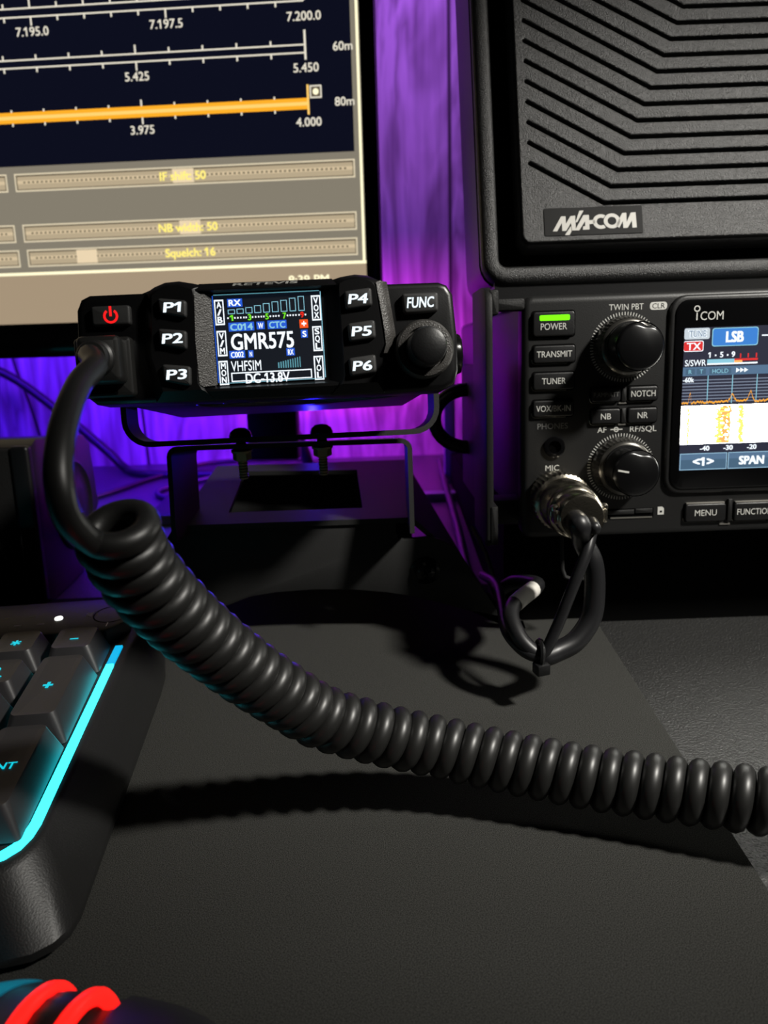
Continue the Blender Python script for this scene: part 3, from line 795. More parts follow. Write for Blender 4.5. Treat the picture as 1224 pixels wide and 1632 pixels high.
b.flat([(48.2, -74.6), (50.6, -74.6), (50.6, -72.2), (49.9, -71.5), (48.2, -71.5)], zp); b.rect(49.0, -73.8, 49.9, -73.0, zp + .03, 'plate')
for cx, cy in ((33.6, -10.9), (33.4, -55.4)):
    for k in range(72):
        a = radians(5 * k)
        if not (-40 <= ((5 * k + 90) % 360) - 0 <= 400): continue
        c_, s_ = cos(a), sin(a)
        b.add([(cx + r_ * c_ - q * s_, cy + r_ * s_ + q * c_, zp) for r_, q in ((11.5, -.14), (12.7, -.14), (12.7, .14), (11.5, .14))], [(0, 1, 2, 3)])
b.build('panel_lettering', ic, smooth=0)

def ibtn(x0, y0, x1, y1, t, tw, th=2.2, m='print', sil=False):
    b = MB('plastic', 'silver'); cx, cy = (x0 + x1) / 2, (y0 + y1) / 2
    b.prism(rrect(x0 - .5, y0 - .5, x1 + .5, y1 + .5, 1.3), -.2, 0.12, .1, 1, 'void')
    b.prism(rrect(x0, y0, x1, y1, 1.0), 0, 1.5, .5, 3, 'plastic')
    if sil:
        b.prism(rrect(x0 + .4, y1 - .1, x1 - .4, y1 + .55, .2, 2), 0, 1.0, .2, 2, 'silver')
    b.tube([(x0 - .35, y0 + 1.3, .15), (x0 - .35, y0 + .5, .15), (x0 + .1, y0 - .15, .15), (x0 + .7, y0 - .4, .15), (x0 + (x1 - x0) * .82, y0 - .4, .15)], .16, 6, 'silver')  # glint along the lower button edge, put in as a silver line
    if t: b.text(t, cx, cy, th, 1.56, m, w=tw)
    o = b.build('button', ic); return o
b = MB('plastic', 'led_green'); b.prism(rrect(-1.0, -6.6, 15.4, 3.2, 1.3), -.2, .12, .1, 1, 'void'); b.prism(rrect(-.4, -6.0, 14.9, 2.7, 1.1), 0, 1.5, .5, 3)
b.prism(rrect(2.0, -0.5, 13.0, 1.5, .5, 3), 1.3, 1.62, .08, 1, 'led_green'); b.text('POWER', 7.2, -2.6, 2.3, 1.56, 'print', w=9.6)
b.build('button', ic)['label'] = 'power button with lit green bar'
ibtn(-.2, -15.6, 15.2, -9.4, 'TRANSMIT', 13.0)
ibtn(-.2, -25.4, 15.0, -19.2, 'TUNER', 8.8)
ibtn(-.2, -35.4, 14.8, -29.4, 'VOX/BK-IN', 12.8)
ibtn(21.6, -30.6, 32.4, -25.4, 'P.AMP/ATT', 9.4, 1.6, 'print_dim'); ibtn(35.3, -30.6, 46.2, -25.4, 'NOTCH', 9.0)
ibtn(21.6, -38.8, 32.4, -33.3, 'NB', 3.8); ibtn(35.3, -38.8, 46.2, -33.3, 'NR', 3.8)
for y in (-28, -36):
    b = MB('panel', 'silver'); b.box(33.0, y - 2.7, 0, 34.7, y + 2.7, 1.0, .25); b.box(32.0, y - 3.6, 0, 34.9, y - 3.0, .5, m='silver'); b.build('button_rib', ic)
ibtn(58.4, -77.6, 74.0, -70.8, 'MENU', 8.4, 2.3, sil=True); ibtn(77.2, -77.8, 92.8, -70.8, 'FUNCTION', 13.4, 2.3, sil=True); ibtn(96.0, -77.8, 111.6, -70.8, '', 12.0, 2.3, sil=True)
b = MB('panel', 'silver'); b.box(74.8, -77.8, 0, 76.5, -69.2, 1.3, .3); b.box(72.2, -79.4, 0, 76.2, -78.8, .4, m='silver'); b.build('button_rib', ic)

def knob(cx, cy, nm, pointer):
    b = MB('silver', 'plastic')
    b.lathe([(11.0, 0), (11.0, 1.5), (10.7, 5.2), (10.2, 6.6)], cx, cy, 90, m='knob_metal', knurl=.28, cap0=False, cap1=False)
    b.lathe([(10.2, 6.6), (9.6, 7.4), (9.0, 7.6)], cx, cy, 60, m='knob_metal', cap0=False, cap1=False)
    b.lathe([(9.0, 7.6), (8.9, 9.0)], cx, cy, 60, m='plastic', cap0=False)
    o = b.build('knob', ic)
    b = MB('gloss', 'silver')
    R_ = []
    for r_, zz in ((8.7, 8.4), (8.5, 17.6), (8.1, 18.6), (7.2, 19.1)):
        n = 60; ring = []
        for i in range(n):
            a = 2 * pi * i / n
            rr = r_
            d = (a - radians(78)) % (2 * pi)
            d = min(d, 2 * pi - d)
            if d < .62: rr = r_ * (1 - .16 * (1 + cos(d / .62 * pi)) / 2)
            ring.append((cx + rr * cos(a), cy + rr * sin(a), zz))
        R_.append(ring)
    b.rings(R_, 'cap_gloss')
    b.ring(cx, cy, 8.05, 8.5, 18.25, 'gloss')
    if pointer: T0 = b.T; b.T = Matrix.Translation((cx - 4.8, cy + .9, 19.1)) @ Matrix.Rotation(-.2, 4, 'Z'); b.box(-2.0, -.32, -.1, 2.0, .32, .14, m='print'); b.T = T0
    b.build('knob_cap', ic).parent = o
    return o
b = MB('panel', 'rubber'); b.lathe([(26, 0), (26, 2.5), (24, 4)], 182, -42, 60, m='panel', cap0=False); b.lathe([(22.5, 3.5), (22.5, 18), (21.5, 20), (19, 21), (.5, 21)], 182, -42, 80, m='rubber', knurl=.3, cap0=False); b.build('tuning_dial', ic)
knob(33.4, -10.8, 'twin', False); knob(33.4, -55.2, 'af', True)
b = MB('gloss', 'void'); b.lathe([(4.0, 0), (4.0, 1.0), (3.3, 1.3), (2.4, 1.3), (2.2, .1)], 8.0, -47.0, 28, m='gloss', cap0=False, cap1=False); b.lathe([(2.3, .12), (.2, .12)], 8, -47, 20, m='void'); b.build('headphone_jack', ic)
b = MB('void', 'silver', 'panel'); b.box(27.5, -75.6, -.1, 46.6, -71.8, .1, m='void'); b.box(29, -73.9, 0, 39, -72.2, .7, .2, m='panel'); b.box(39.4, -73.6, 0, 46, -71.9, .8, .2, m='panel'); b.box(30, -75.6, 0, 46, -75.1, .35, m='silver'); b.build('card_slot', ic)
# side handle: plate standing off the left side of the case
b = MB('handle')
hp2 = [(-84, -33), (-84, 3), (-81, 6), (-4, 6), (7, 6), (10.4, 4), (12, 0), (12.6, -8), (12.6, -33)]
b.T = Matrix(((0, 0, 1, 0), (1, 0, 0, 0), (0, 1, 0, 0), (0, 0, 0, 1)))   # (y, z) outline, x along the extrusion
b.prism(hp2, -18.4, -15.8, .5, 2, bev0=.5)
b.prism([(-72, -80), (-72, -30), (-16, -30), (-16, -80)], -18.2, -16.0)
b.T = None
b.box(-17, 2.0, -9, -13.2, 11, 4.5, 1.0); b.box(-17, 3.6, -9, -3, 8, 0, 1.0); b.box(-17, -83, -14, -14.2, -68, 6.5, .6); b.box(-17, -80, -30, -1, -70, -16, .6)
b.build('side_handle', ic)
b = MB('plastic'); b.T = Matrix.Translation((-18, -40, -60))
b.tube([(-13 * sin(pi * k / 14) * 1.15, 13 * cos(pi * k / 14), 0) for k in range(15)], 3.2, 10); b.build('side_loop', ic)
b = MB('silver'); b.tube([(12.5, -81, -6), (12.5, -96, -3), (13.5, -99, -2.6), (16, -100, -2.6), (22, -100, -2.6), (24.5, -99, -2.6), (25.5, -96, -3), (25.5, -81, -6)], .8, 8, m='steel_black'); b.build('bail_foot', ic)

b = MB('void'); b.T = Matrix(((0, 0, 1, 0), (1, 0, 0, 0), (0, 1, 0, 0), (0, 0, 0, 1)))
b.prism([(306, -2), (306, 44.0), (530, 21.9), (600, 15), (600, -2)], 50, 300, .8, 2)
tag(b.build('radio_riser'), 'low black sloping riser beneath the large radio with touch screen', 'riser')

# ------------------------------------------------------------------ its microphone lead
mc = thing('microphone_lead', 'nickel microphone plug with looped black leads and white cable tag on large radio', 'microphone lead', Matrix(ic.matrix_world))
IW = mmx(ic.matrix_world); W1 = mmx(mc.matrix_world.inverted())
px_, py_ = 9.0, -66.3
b = MB('chrome', 'plastic')
b.lathe([(10.2, 0.2), (10.2, 3.0), (10.6, 3.2), (10.8, 11.0), (10.4, 12.6), (9.4, 13.2), (9.2, 14.2)], px_, py_, 80, m='chrome', knurl=.35, cap1=False)
b.build('coupling_ring', mc)
b = MB('chrome')
b.lathe([(9.2, 14.0), (9.8, 14.6), (9.8, 23.5), (9.3, 24.4), (9.0, 26), (9.4, 26.6), (9.4, 29), (8.8, 30.2), (7.0, 31.5)], px_, py_, 48)
b.build('plug_body', mc)
b = MB('chrome')
b.lathe([(7.6, 30.5), (8.2, 31), (8.2, 37), (7.2, 38.2), (5.6, 38.4)], px_, py_, 36)
for sx in (-1, 1):
    b.box(px_ + sx * 7.6 - 1.4, py_ - 2.4, 31.5, px_ + sx * 7.6 + 1.4, py_ + 2.4, 37.2, .5)
    T0 = b.T; b.T = Matrix.Translation((px_ + sx * 8.2, py_ + 2.0, 34.3)) @ Matrix.Rotation(radians(-90), 4, 'X')
    b.lathe([(1.6, 0), (1.6, 1.2), (1.0, 1.8), (.2, 1.9)], 0, 0, 14); b.T = T0
b.build('cable_clamp', mc)
e0 = IW @ Vector((px_ - 2.2, py_ - .5, 34)); e1 = IW @ Vector((px_ - 1.6, py_ - 2.0, 42))
b = MB('cable', 'print_dim'); b.T = W1
PT = catmull([e0, e1, (67.7, 249.0, 56.0), (71.4, 248.5, 48.3), (72.4, 247.5, 38.3), (71.0, 245.5, 28.6), (65.3, 242.5, 21.6), (58.2, 240.0, 19.0), (52.1, 237.5, 18.9), (46.6, 240.0, 22.6), (44.2, 245.0, 26.2), (43.9, 251.0, 28.8), (46.4, 257.0, 29.9), (50.8, 262.0, 30.8), (55.0, 268.0, 30.6), (58.0, 276.0, 29.5), (53, 292, 24), (49, 300, 18)], 8)
nb_ = 8 * 8
b.tube(PT, [3.6] * nb_ + [2.9] * (len(PT) - nb_), 12)
b.build('thick_lead', mc, smooth=80)
e0 = IW @ Vector((px_ + 3.6, py_ - 1.0, 34)); e1 = IW @ Vector((px_ + 3.4, py_ - 3.0, 42))
b = MB('cable'); b.T = W1
b.tube(catmull([e0, e1, (70.4, 247.0, 60.5), (67.7, 243.0, 54.1), (64.2, 240.5, 46.6), (60.8, 239.0, 38.2), (56.9, 237.5, 28.6), (52.2, 236.0, 20.1), (47, 238, 20), (42.5, 244, 23), (42, 253, 24), (44, 275, 24), (45, 296, 22), (44.5, 330, 12)], 8), 2.0, 10)
b.build('thin_lead', mc, smooth=80)
b = MB('label_white', 'plate'); b.T = W1
lp = [(46.4, 257.0, 29.9), (50.8, 262.0, 30.8), (55.0, 268.0, 30.6)]
b.tube(catmull(lp, 5), 3.15, 14)
b.build('cable_tag', mc)['label'] = 'white cable tag'
b = MB('plastic', 'label_white'); b.T = W1
c0 = Vector((52.6, 238.0, 19.2)); 
b.tube([c0 + Vector((.6 * sin(a) - 1, 5.2 * cos(a), 4.6 * sin(a))) for a in [2 * pi * k / 18 for k in range(18)]], .9, 6, closed=True)
b.T = W1 @ Matrix.Translation((51.5, 233.6, 16.0)) @ Matrix.Rotation(.3, 4, 'Z'); b.box(-2.4, -2.2, -1.8, 2.4, 2.2, 2.2, .5)
b.build('cable_tie', mc)

# ================================================================== external speaker on the transceiver
spk = thing('extension_speaker', 'big black grained speaker with slanted slots and silver maker logo atop the large radio', 'speaker', face_frame((66.8, 317.6, 157.6), 20, 0) @ Matrix.Scale(1.07, 4))
SPK = mmx(spk.matrix_world)
b = MB('grain')
b.loft(ccw(rrect(-22, -4, 204, 186, 9)), -62, ccw(rrect(-23.3, -15.5, 205, 190, 9)), -10, 'plastic'); b.build('cabinet', spk)
b = MB('grain')
# rim around a deep groove
o1 = rrect(-23.0, -15.2, 205, 190, 9, 6); 
R_ = []
for d, zz in ((0, -6), (0, -2.6), (.6, -1.1), (2.0, -.2), (4.6, 0), (5.6, -.4), (6.2, -1.4), (6.4, -3), (6.4, -8)): R_.append([(x, y, zz) for x, y in inset(ccw(o1), d)])
R_ = [[(x, y, zz - 3.0) for x, y, zz in r_] for r_ in R_]
b.rings(R_, 'grain', False, False); b.build('rim', spk)
b = MB('void'); b.prism(rrect(-18, -11, 200, 185, 2), -12, -9); b.build('back_plate', spk)
# slotted front : outline with slot holes, filled by a 2D curve
cu = bpy.data.curves.new('grille', 'CURVE'); cu.dimensions = '2D'; cu.fill_mode = 'BOTH'
cu.extrude = 0.0016; cu.bevel_depth = 0.0005; cu.bevel_resolution = 2
def spl(P):
    s_ = cu.splines.new('POLY'); s_.points.add(len(P) - 1); s_.use_cyclic_u = True
    for q, (x, y) in zip(s_.points, P): q.co = (x * S, y * S, 0, 1)
spl(rrect(-7.9, -1.4, 190, 175, 2.5))
SW = 1.2
for k in range(21):
    yl = 27.6 + 7.75 * k; yh = 11.8 + 6.1 * k
    xb = -4.6 + (yl - yh) / .6
    A_ = Vector((-4.6, yl)); B_ = Vector((xb, yh)); C_ = Vector((178, yh))
    if yl > 168:
        continue
    d1 = (B_ - A_).normalized(); n1 = Vector((-d1.y, d1.x)); n2 = Vector((0, 1)); kk = (n1 + n2).normalized(); kk = kk / kk.dot(n1)
    P = []
    for j in range(7): a = radians(90 + 180 * j / 6); v = A_ + SW * (cos(a) * d1 + sin(a) * n1); P.append((v.x, v.y))
    v = B_ - kk * SW; P.append((v.x, v.y))
    for j in range(7): a = radians(-90 + 180 * j / 6); P.append((C_.x + SW * cos(a), C_.y + SW * sin(a)))
    v = B_ + kk * SW; P.append((v.x, v.y)); spl(P)
to = bpy.data.objects.new('grille_tmp', cu); COL.objects.link(to)
me = bpy.data.meshes.new_from_object(to.evaluated_get(bpy.context.evaluated_depsgraph_get()))
bpy.data.objects.remove(to); bpy.data.curves.remove(cu)
me.materials.clear(); me.materials.append(M['grain'])
g = bpy.data.objects.new('slotted_front', me); COL.objects.link(g); g.parent = spk; g.location = (0, 0, -0.0016)
b = MB('grain')   # rounded fall-off of the front into the groove
R_ = []
o1 = ccw(rrect(-8.2, -1.8, 190.4, 175.4, 3, 6))
for d, zz in ((-1.4, -9.5), (-1.0, -4.0), (-.2, -2.2), (.6, -1.6)): R_.append([(x, y, zz) for x, y in inset(o1, d)])
b.rings(R_, 'grain', False, False); b.build('front_edge', spk)
b = MB('plate', 'logo', 'grain')
b.prism(rrect(-.6, 0, 35.4, 10.4, .6), 0.2, 0.75, .2, 2, 'plate')
def lg(P, cc=0.86):
    b.flat([((zx - 60) / 1030 * 36 - .5, (380 - zy + (zx - 60) * -.02) / 320 * 10.4 * 1.0) for zx, zy in P], .84, 'logo')
lg([(145, 325), (238, 155), (285, 155), (285, 240), (335, 155), (385, 148), (385, 300), (470, 145), (528, 142), (528, 310), (458, 312), (462, 275), (485, 270), (485, 215), (420, 318), (345, 318), (338, 230), (285, 322), (243, 322), (243, 230), (190, 325)])
lg([(385, 225), (430, 95), (475, 92), (402, 225)]); lg([(270, 370), (335, 268), (340, 325), (318, 370)])
lg([(528, 205), (590, 200), (590, 245), (528, 248)])
def lring(cx, cy, r0, r1, a0, a1):
    n = 24
    for k in range(n):
        a, c_ = radians(a0 + (a1 - a0) * k / n), radians(a0 + (a1 - a0) * (k + 1) / n)
        lg([(cx + r_ * cos(t_), cy - r_ * sin(t_)) for r_, t_ in ((r0, a), (r1, a), (r1, c_), (r0, c_))])
lring(650, 222, 44, 84, 55, 305); lring(765, 216, 46, 86, 0, 360)
lg([(800, 270), (875, 128), (918, 125), (918, 230), (965, 125), (1015, 122), (1020, 295), (975, 298), (972, 215), (925, 298), (880, 300), (878, 220), (838, 296)])
b.build('logo_plate', spk, smooth=0)
# wedge-shaped foot so the speaker sits flat
b = MB('plastic'); b.T = SPK.inverted()
b.T = SPK.inverted() @ Matrix(((0, 0, 1, 0), (1, 0, 0, 0), (0, 1, 0, 0), (0, 0, 0, 1)))
b.prism([(318, 134.0), (318, 144), (360, 150), (372, 140), (372, 128.6)], 47, 250)
b.build('foot', spk)

# ================================================================== keyboard
kb = thing('keyboard', 'black gaming keyboard with glowing cyan edge strip beside the mat edge', 'keyboard', flat_frame((-95.5, 239, 22), 5, 3))
b = MB('case')
# case: top deck outline, flaring down to the foot
top = [(-330, -93), (-8, -93), (-4, -92), (-1, -89.5), (1.2, -86), (2.0, -82), (4, 8), (5, 18), (3, 34), (-4, 42), (-330, 42)]
bot = [(-330, -107), (-1, -107), (5, -106), (9, -103.5), (11.5, -100), (12.5, -95), (13, 8), (12.5, 20), (9, 40), (0, 47), (-330, 47)]
def zz(x, y, h): return h
R_ = [[(x, y, -21 - y * .052) for x, y in inset(ccw(bot), 2)], [(x, y, -19.5 - y * .052) for x, y in ccw(bot)], [(x, y, -15 - y * .03) for x, y in ccw(bot)],
      [(x, y, -1.0) for x, y in inset(ccw(top), -1.2)], [(x, y, 0.2) for x, y in ccw(top)]]
b.rings(R_, 'case'); b.build('case', kb, smooth=50)
b = MB('case'); b.prism([(-328, 12.5), (-4, 12.5), (2.5, 20), (1, 33), (-5, 39), (-328, 39)], .1, 5.4, 1.2, 2); b.build('control_deck', kb)
b = MB('strip_cyan', 'strip_cyan2')
path = [(-330, -90.3), (-12, -90.3), (-8, -90.2), (-4.6, -88.8), (-2.2, -86.4), (-.8, -83), (-.2, -79), (0.6, -4)]
def strip(P, w_, z0, z1, m):
    P = [Vector(p) for p in P]; l, r = [], []
    for i, p in enumerate(P):
        d = (P[min(i + 1, len(P) - 1)] - P[max(i - 1, 0)]).normalized(); n_ = Vector((-d.y, d.x)) * w_
        l.append(p + n_); r.append(p - n_)
    for i in range(len(P) - 1):
        q = [l[i], r[i], r[i + 1], l[i + 1]]
        vs = [(v.x, v.y, z1) for v in q] + [(v.x, v.y, z0) for v in q]
        b.add(vs, [(0, 1, 2, 3), (0, 1, 5, 4), (1, 2, 6, 5), (2, 3, 7, 6), (3, 0, 4, 7)], m)
strip(path, 1.25, -.3, 1.0, 'strip_cyan'); strip([(.6, -4), (.9, 8.5)], 1.25, -.3, 1.0, 'strip_cyan2')
strip([(-21.2, -88), (-20.6, 8)], .7, -.3, .3, 'strip_cyan'); strip([(-40.2, -88), (-39.6, 8)], .7, -.3, .3, 'strip_cyan')
b.build('light_strip', kb, smooth=0)
U = 19.05
def keycap(cx, cy, wd, dp, leg, lx=0, ly=0, lh=2.4, lw=None):
    b = MB('keycap', 'key_cyan')
    A = rrect(cx - wd / 2 + .4, cy - dp / 2 + .4, cx + wd / 2 - .4, cy + dp / 2 - .4, 1.4, 4)
    Bq = rrect(cx - wd / 2 + 3.3, cy - dp / 2 + 3.6, cx + wd / 2 - 3.3, cy + dp / 2 - 1.8, 2.0, 4)
    A, Bq = ccw(A), ccw(Bq)
    zt_ = lambda x, y: 9.4 + ((x - cx) / (wd / 2)) ** 2 * .5
    R_ = [[(x, y, 1.0) for x, y in A], [(x, y, 8.9) for x, y in inset(Bq, -.35)], [(x, y, 9.5) for x, y in Bq], [(x, y, 9.25) for x, y in inset(Bq, 1.8)]]
    b.rings(R_)
    z = 9.42
    if leg == '-': b.rect(cx - 1.4, cy - .35, cx + 1.4, cy + .35, z, 'key_cyan')
    elif leg == '+': b.rect(cx - 1.5, cy - .5, cx + 1.5, cy + .5, z, 'key_cyan'); b.rect(cx - .5, cy - 1.7, cx + .5, cy + 1.7, z, 'key_cyan')
    elif leg == '*':
        for k in range(3):
            a = pi * k / 3 + .5; c_, s_ = cos(a), sin(a)
            b.add([(cx + p * c_ - q * s_, cy + p * s_ + q * c_, z) for p, q in ((-1.7, -.35), (1.7, -.35), (1.7, .35), (-1.7, .35))], [(0, 1, 2, 3)], 'key_cyan')
    elif leg:
        b.text(leg[0], cx + lx, cy + ly, lh, z, 'key_cyan', w=lw, bold=.02)
        if len(leg) > 1: b.text(leg[1], cx + lx, cy + ly - 4.2, 1.6, z, 'key_cyan', bold=.02)
    o = b.build('keycap', kb); return o
x0 = -10.9
keycap(x0, 0, U, U, '-'); keycap(x0, -1.5 * U, U, 2 * U, '+'); keycap(x0, -3.5 * U, U, 2 * U, ['ENT'], lh=2.6)
rows = [['*', '9', '6', '3', '.'], ['/', '8', '5', '2'], ['NUM', '7', '4', '1']]
sub = {'9': 'PGUP', '3': 'PGDN', '7': 'HOME', '1': 'END'}
for c_ in range(3):
    for r_, l in enumerate(rows[c_]):
        cx = x0 - U * (c_ + 1); cy = -U * r_
        keycap(cx, cy, U, U, l if l == '*' else ([l, sub[l]] if l in sub else [l]), 0, 1.5 if l in sub else 0, 3.4 if len(l) == 1 else 2.2)
keycap(x0 - U * 2.5, -4 * U, 2 * U, U, ['0'], 0, 0, 3.4)
# media keys and indicators on the control deck
b = MB('led_white'); b.lathe([(1.5, 5.3), (1.4, 5.8), (.2, 5.9)], -23.5, 24, 16); b.build('indicator_light', kb)
b = MB('print')
b.rect(-14, 24.4, -13, 26.6, 5.5); b.flat([(-13, 24.4), (-11.6, 23.4), (-11.6, 27.6), (-13, 26.6)], 5.5); b.ring(-11.4, 25.5, 1.2, 1.6, 5.5, None, -50, 50, 8)
for x, y in ((-29, 20.5), (-37, 20.5), (-46, 20.5), (-34, 27), (-43, 27)): b.rect(x - 1.3, y - .4, x + 1.3, y + .4, 5.5)
b.build('icon_marks', kb, smooth=0)
b = MB('void', 'silver'); b.ring(-4.6, 24.8, 6.2, 6.7, 5.46, 'void')
b.rect(-5.2, 31.8, -4.9, 35.5, 5.48, 'silver'); b.rect(-4.7, 15.2, -4.4, 18.2, 5.48, 'silver'); b.build('round_key', kb, smooth=0)

# ================================================================== mouse
ms = thing('gaming_mouse', 'dark gaming mouse with two red glowing scroll rings nearest the camera', 'mouse', flat_frame((-67.4, 47.0, 0), -12))
Lm, Wm, Hm = 122, 33, 37
def mz(x, y):
    ty = (y + 61) / 122
    t = max(0.0, min(1.0, (61 - y) / 122))
    return 23.5 + 14.0 * sin(pi * min(1, .05 + t * .95)) ** 1.2 - 6 * t * t
def halfw(y):
    t = y / 61
    return 33.5 - 3.5 * cos(t * pi) * .6 - 1.5 * t
def shell(x_lo, x_hi, y_lo, y_hi, lift, nx=18, ny=34, m='mouse', name='body'):
    """upper surface of the mouse between two fractions of its width, closed down to the underside"""
    b = MB(m); V = []; 
    for j in range(ny + 1):
        y = y_lo + (y_hi - y_lo) * j / ny
        end = max(0.0, 1 - (abs(y) / (67 if y > 0 else 62)) ** (16 if y > 0 else 5)) ** .5
        for i in range(nx + 1):
            fx = x_lo + (x_hi - x_lo) * i / nx
            x = fx * halfw(y) * (0.42 + .58 * end)
            zc = (mz(x, y) + lift) * (1 - abs(fx) ** 5 * .72) * (.35 + .65 * end)
            V.append((x, y, max(zc, 1.2)))
    n = (nx + 1) * (ny + 1); W_ = nx + 1
    fs = [(j * W_ + i, j * W_ + i + 1, (j + 1) * W_ + i + 1, (j + 1) * W_ + i) for j in range(ny) for i in range(nx)]
    zb = [(x, y, 0.6 if lift == 0 else max(.8, z_ - 4)) for x, y, z_ in V]
    fs2 = [(n + d, n + c, n + b_, n + a) for a, b_, c, d in fs]
    bd = [i for i in range(nx)]; 
    side = []
    for i in range(nx): side += [(i, i + 1, n + i + 1, n + i), (ny * W_ + i + 1, ny * W_ + i, n + ny * W_ + i, n + ny * W_ + i + 1)]
    for j in range(ny): side += [((j + 1) * W_, j * W_, n + j * W_, n + (j + 1) * W_), (j * W_ + nx, (j + 1) * W_ + nx, n + (j + 1) * W_ + nx, n + j * W_ + nx)]
    b.add(V + zb, fs + fs2 + side, m); return b.build(name, ms, smooth=50)
shell(-1, 1, -61.5, 63, 0, 22, 46, 'mouse', 'shell')
shell(-1.0, -.20, -2, 66.2, 1.6, 12, 22, 'mouse', 'left_button'); shell(.20, 1.0, -2, 66.2, 1.6, 12, 22, 'mouse', 'right_button')
shell(-1.0, -.42, 14, 65.4, 1.9, 10, 22, 'e_teal_glow', 'teal_glow_patch')['label'] = 'teal glow put in as an emissive patch on the left button'  # teal glow on the left button, put in as an emissive surface
wy, wz_, wr = 48, 21.0, 12.5
b = MB('rubber'); b.T = Matrix.Translation((0, wy, wz_)) @ Matrix.Rotation(radians(90), 4, 'Y')
b.lathe([(4, -3.4), (wr - 1.2, -3.4), (wr - .4, -2.4), (wr - .2, 0), (wr - .4, 2.4), (wr - 1.2, 3.4), (4, 3.4)], 0, 0, 48, knurl=.2)
wh = b.build('scroll_wheel', ms)
for sx in (-1, 1):
    b = MB('ring_red'); n = 48
    b.tube([(sx * 3.9, wy + (wr - .3) * cos(2 * pi * k / n), wz_ + (wr - .3) * sin(2 * pi * k / n)) for k in range(n)], 1.4, 10, closed=True)
    b.build('glow_ring', ms)['label'] = 'red glowing ring'

# ================================================================== small desk speaker, back left
ds = thing('desk_speaker', 'small black desktop speaker standing behind the keyboard at far left', 'speaker', flat_frame((-210, 345, -2)))
b = MB('box'); b.T = Matrix(((0, 0, 1, -210 * 0), (1, 0, 0, 0), (0, 1, 0, 0), (0, 0, 0, 1)))
b.prism([(0, 0), (7, 77), (14, 79.5), (72, 70), (79, 64), (80, 29), (50, 2), (46, 0)], -60, 47, 1.2, 2, bev0=1.2)
b.build('cabinet', ds)
b = MB('fabric', 'box'); b.T = Matrix.Translation((0, .5, 0)) @ Matrix.Rotation(radians(90 - 5.2), 4, 'X')
b.prism(rrect(-58, 3, 40, 77, 3), 0, 3.2, 1.5, 3, 'fabric'); b.build('cloth_grille', ds)
b = MB('box'); b.T = Matrix.Translation((0, .5, 0)) @ Matrix.Rotation(radians(90 - 5.2), 4, 'X')
b.prism(rrect(38, 2, 47, 78, 2), 0, 4.2, 1.5, 3); b.build('grille_edge', ds)
b = MB('led_blue', 'led_white'); b.T = Matrix.Translation((0, .5, 0)) @ Matrix.Rotation(radians(90 - 5.2), 4, 'X')
b.lathe([(1.2, 3), (1.0, 3.6), (.1, 3.7)], 26.5, 41, 14, m='led_blue'); b.lathe([(.9, 3), (.8, 3.6), (.1, 3.7)], 26.2, 31, 12, m='led_white'); b.build('indicator_light', ds)
b = MB('box'); b.T = Matrix.Translation((47, 45, 38)) @ Matrix.Rotation(radians(90), 4, 'Y')
b.lathe([(24, -1), (24, .8), (22.5, 1.6), (21, .8), (19, .3), (12, 1.6), (6, 2.6), (.5, 2.8)], 0, 0, 48); b.build('side_radiator', ds)

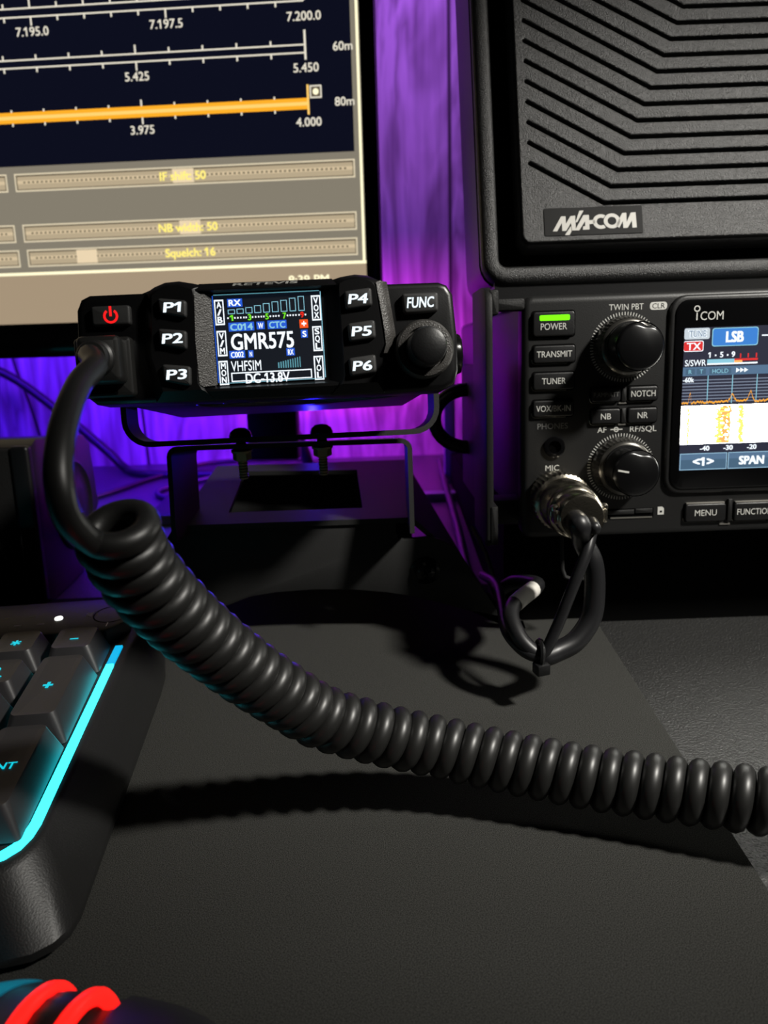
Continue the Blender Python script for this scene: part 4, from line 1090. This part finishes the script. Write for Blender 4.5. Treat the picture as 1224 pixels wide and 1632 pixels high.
# ================================================================== cables and odds behind
def cable(pts, r, label, m='cable', group=None, name='cable'):
    b = MB(m); b.tube(catmull(pts, 8), r, 8); o = b.build(name, smooth=80); tag(o, label, 'cable', group); return o
cable([(-420, 560, 130), (-330, 600, 93), (-300, 622, 82), (-262, 628, 48), (-228, 628, 14), (-212, 620, 1), (-190, 600, 0), (-120, 590, 0)], 3.6, 'black cable slanting down the wall behind the cord at left')
cable([(-296, 640, 220), (-300, 640, 110), (-290, 640, 50), (-283, 638, 6), (-270, 620, -1)], 1.3, 'thin dark cable hanging straight down wall above desk speaker')
cable([(-250, 480, 0), (-205, 540, 0), (-178, 590, 0), (-140, 630, 1), (-60, 632, 1)], 2.0, 'dark cable lying diagonally on desk behind the desk speaker')
cable([(-60, 560, 0), (-110, 585, 1), (-150, 565, 0), (-165, 545, 0), (-150, 525, 0), (-110, 528, 0), (-60, 540, 0)], 2.0, 'cable bent into a hairpin on desk left of the mounting stand', 'cable_thin')
cable([(-140, 600, 110), (-95, 590, 82), (-80, 570, 62), (-60, 560, 30), (-52, 562, 6), (-42, 580, 4.5)], 4.2, 'thick dark cable dropping behind the radio bracket on its left side')
cable([(-60, 600, 70), (-30, 575, 66), (0, 555, 70), (30, 548, 78), (52, 545, 84)], 2.6, 'cable sagging under the small radio towards the riser post', 'cable_thin')
cable([(-70, 615, 60), (-20, 600, 74), (20, 600, 78), (60, 610, 70)], 2.2, 'cable looping across the wall gap under the small radio', 'cable_thin')
cable([(46, 600, 3), (44, 520, 3), (43, 430, 3), (41, 360, 3), (45, 322, 4)], 2.4, 'cable running along the foot of the riser side', 'cable_thin')
cable([(40, 335, 34), (44, 322, 27), (46.5, 312, 19), (50, 304, 11), (53.5, 302, 4.5), (54, 300.5, 1.2)], 1.1, 'thin purple-lit lead curving down beside the riser front', 'cable_thin')
b = MB('frame_blue'); b.box(45.5, 548, -2, 53.5, 556, 92, 1); b.box(38, 544, 82, 60, 560, 90, 1)
tag(b.build('riser_post'), 'pale narrow post with clip behind the riser, lit blue', 'post')
b = MB('frame_blue'); b.box(20, 500, -2, 49, 508, 4, 1.0)
tag(b.build('desk_rail'), 'low pale rail lying on desk behind the mounting stand, lit blue', 'rail')
b = MB('green_scrap'); b.tube(catmull([(96, 158, 1.2), (99, 160, 2.6), (104, 157, 1.4), (112, 154, 1.2), (125, 152, 1.2)], 6), 1.3, 8)
tag(b.build('plastic_twist'), 'scrap of dark green plastic lying under the right end of the coiled cord', 'scrap')
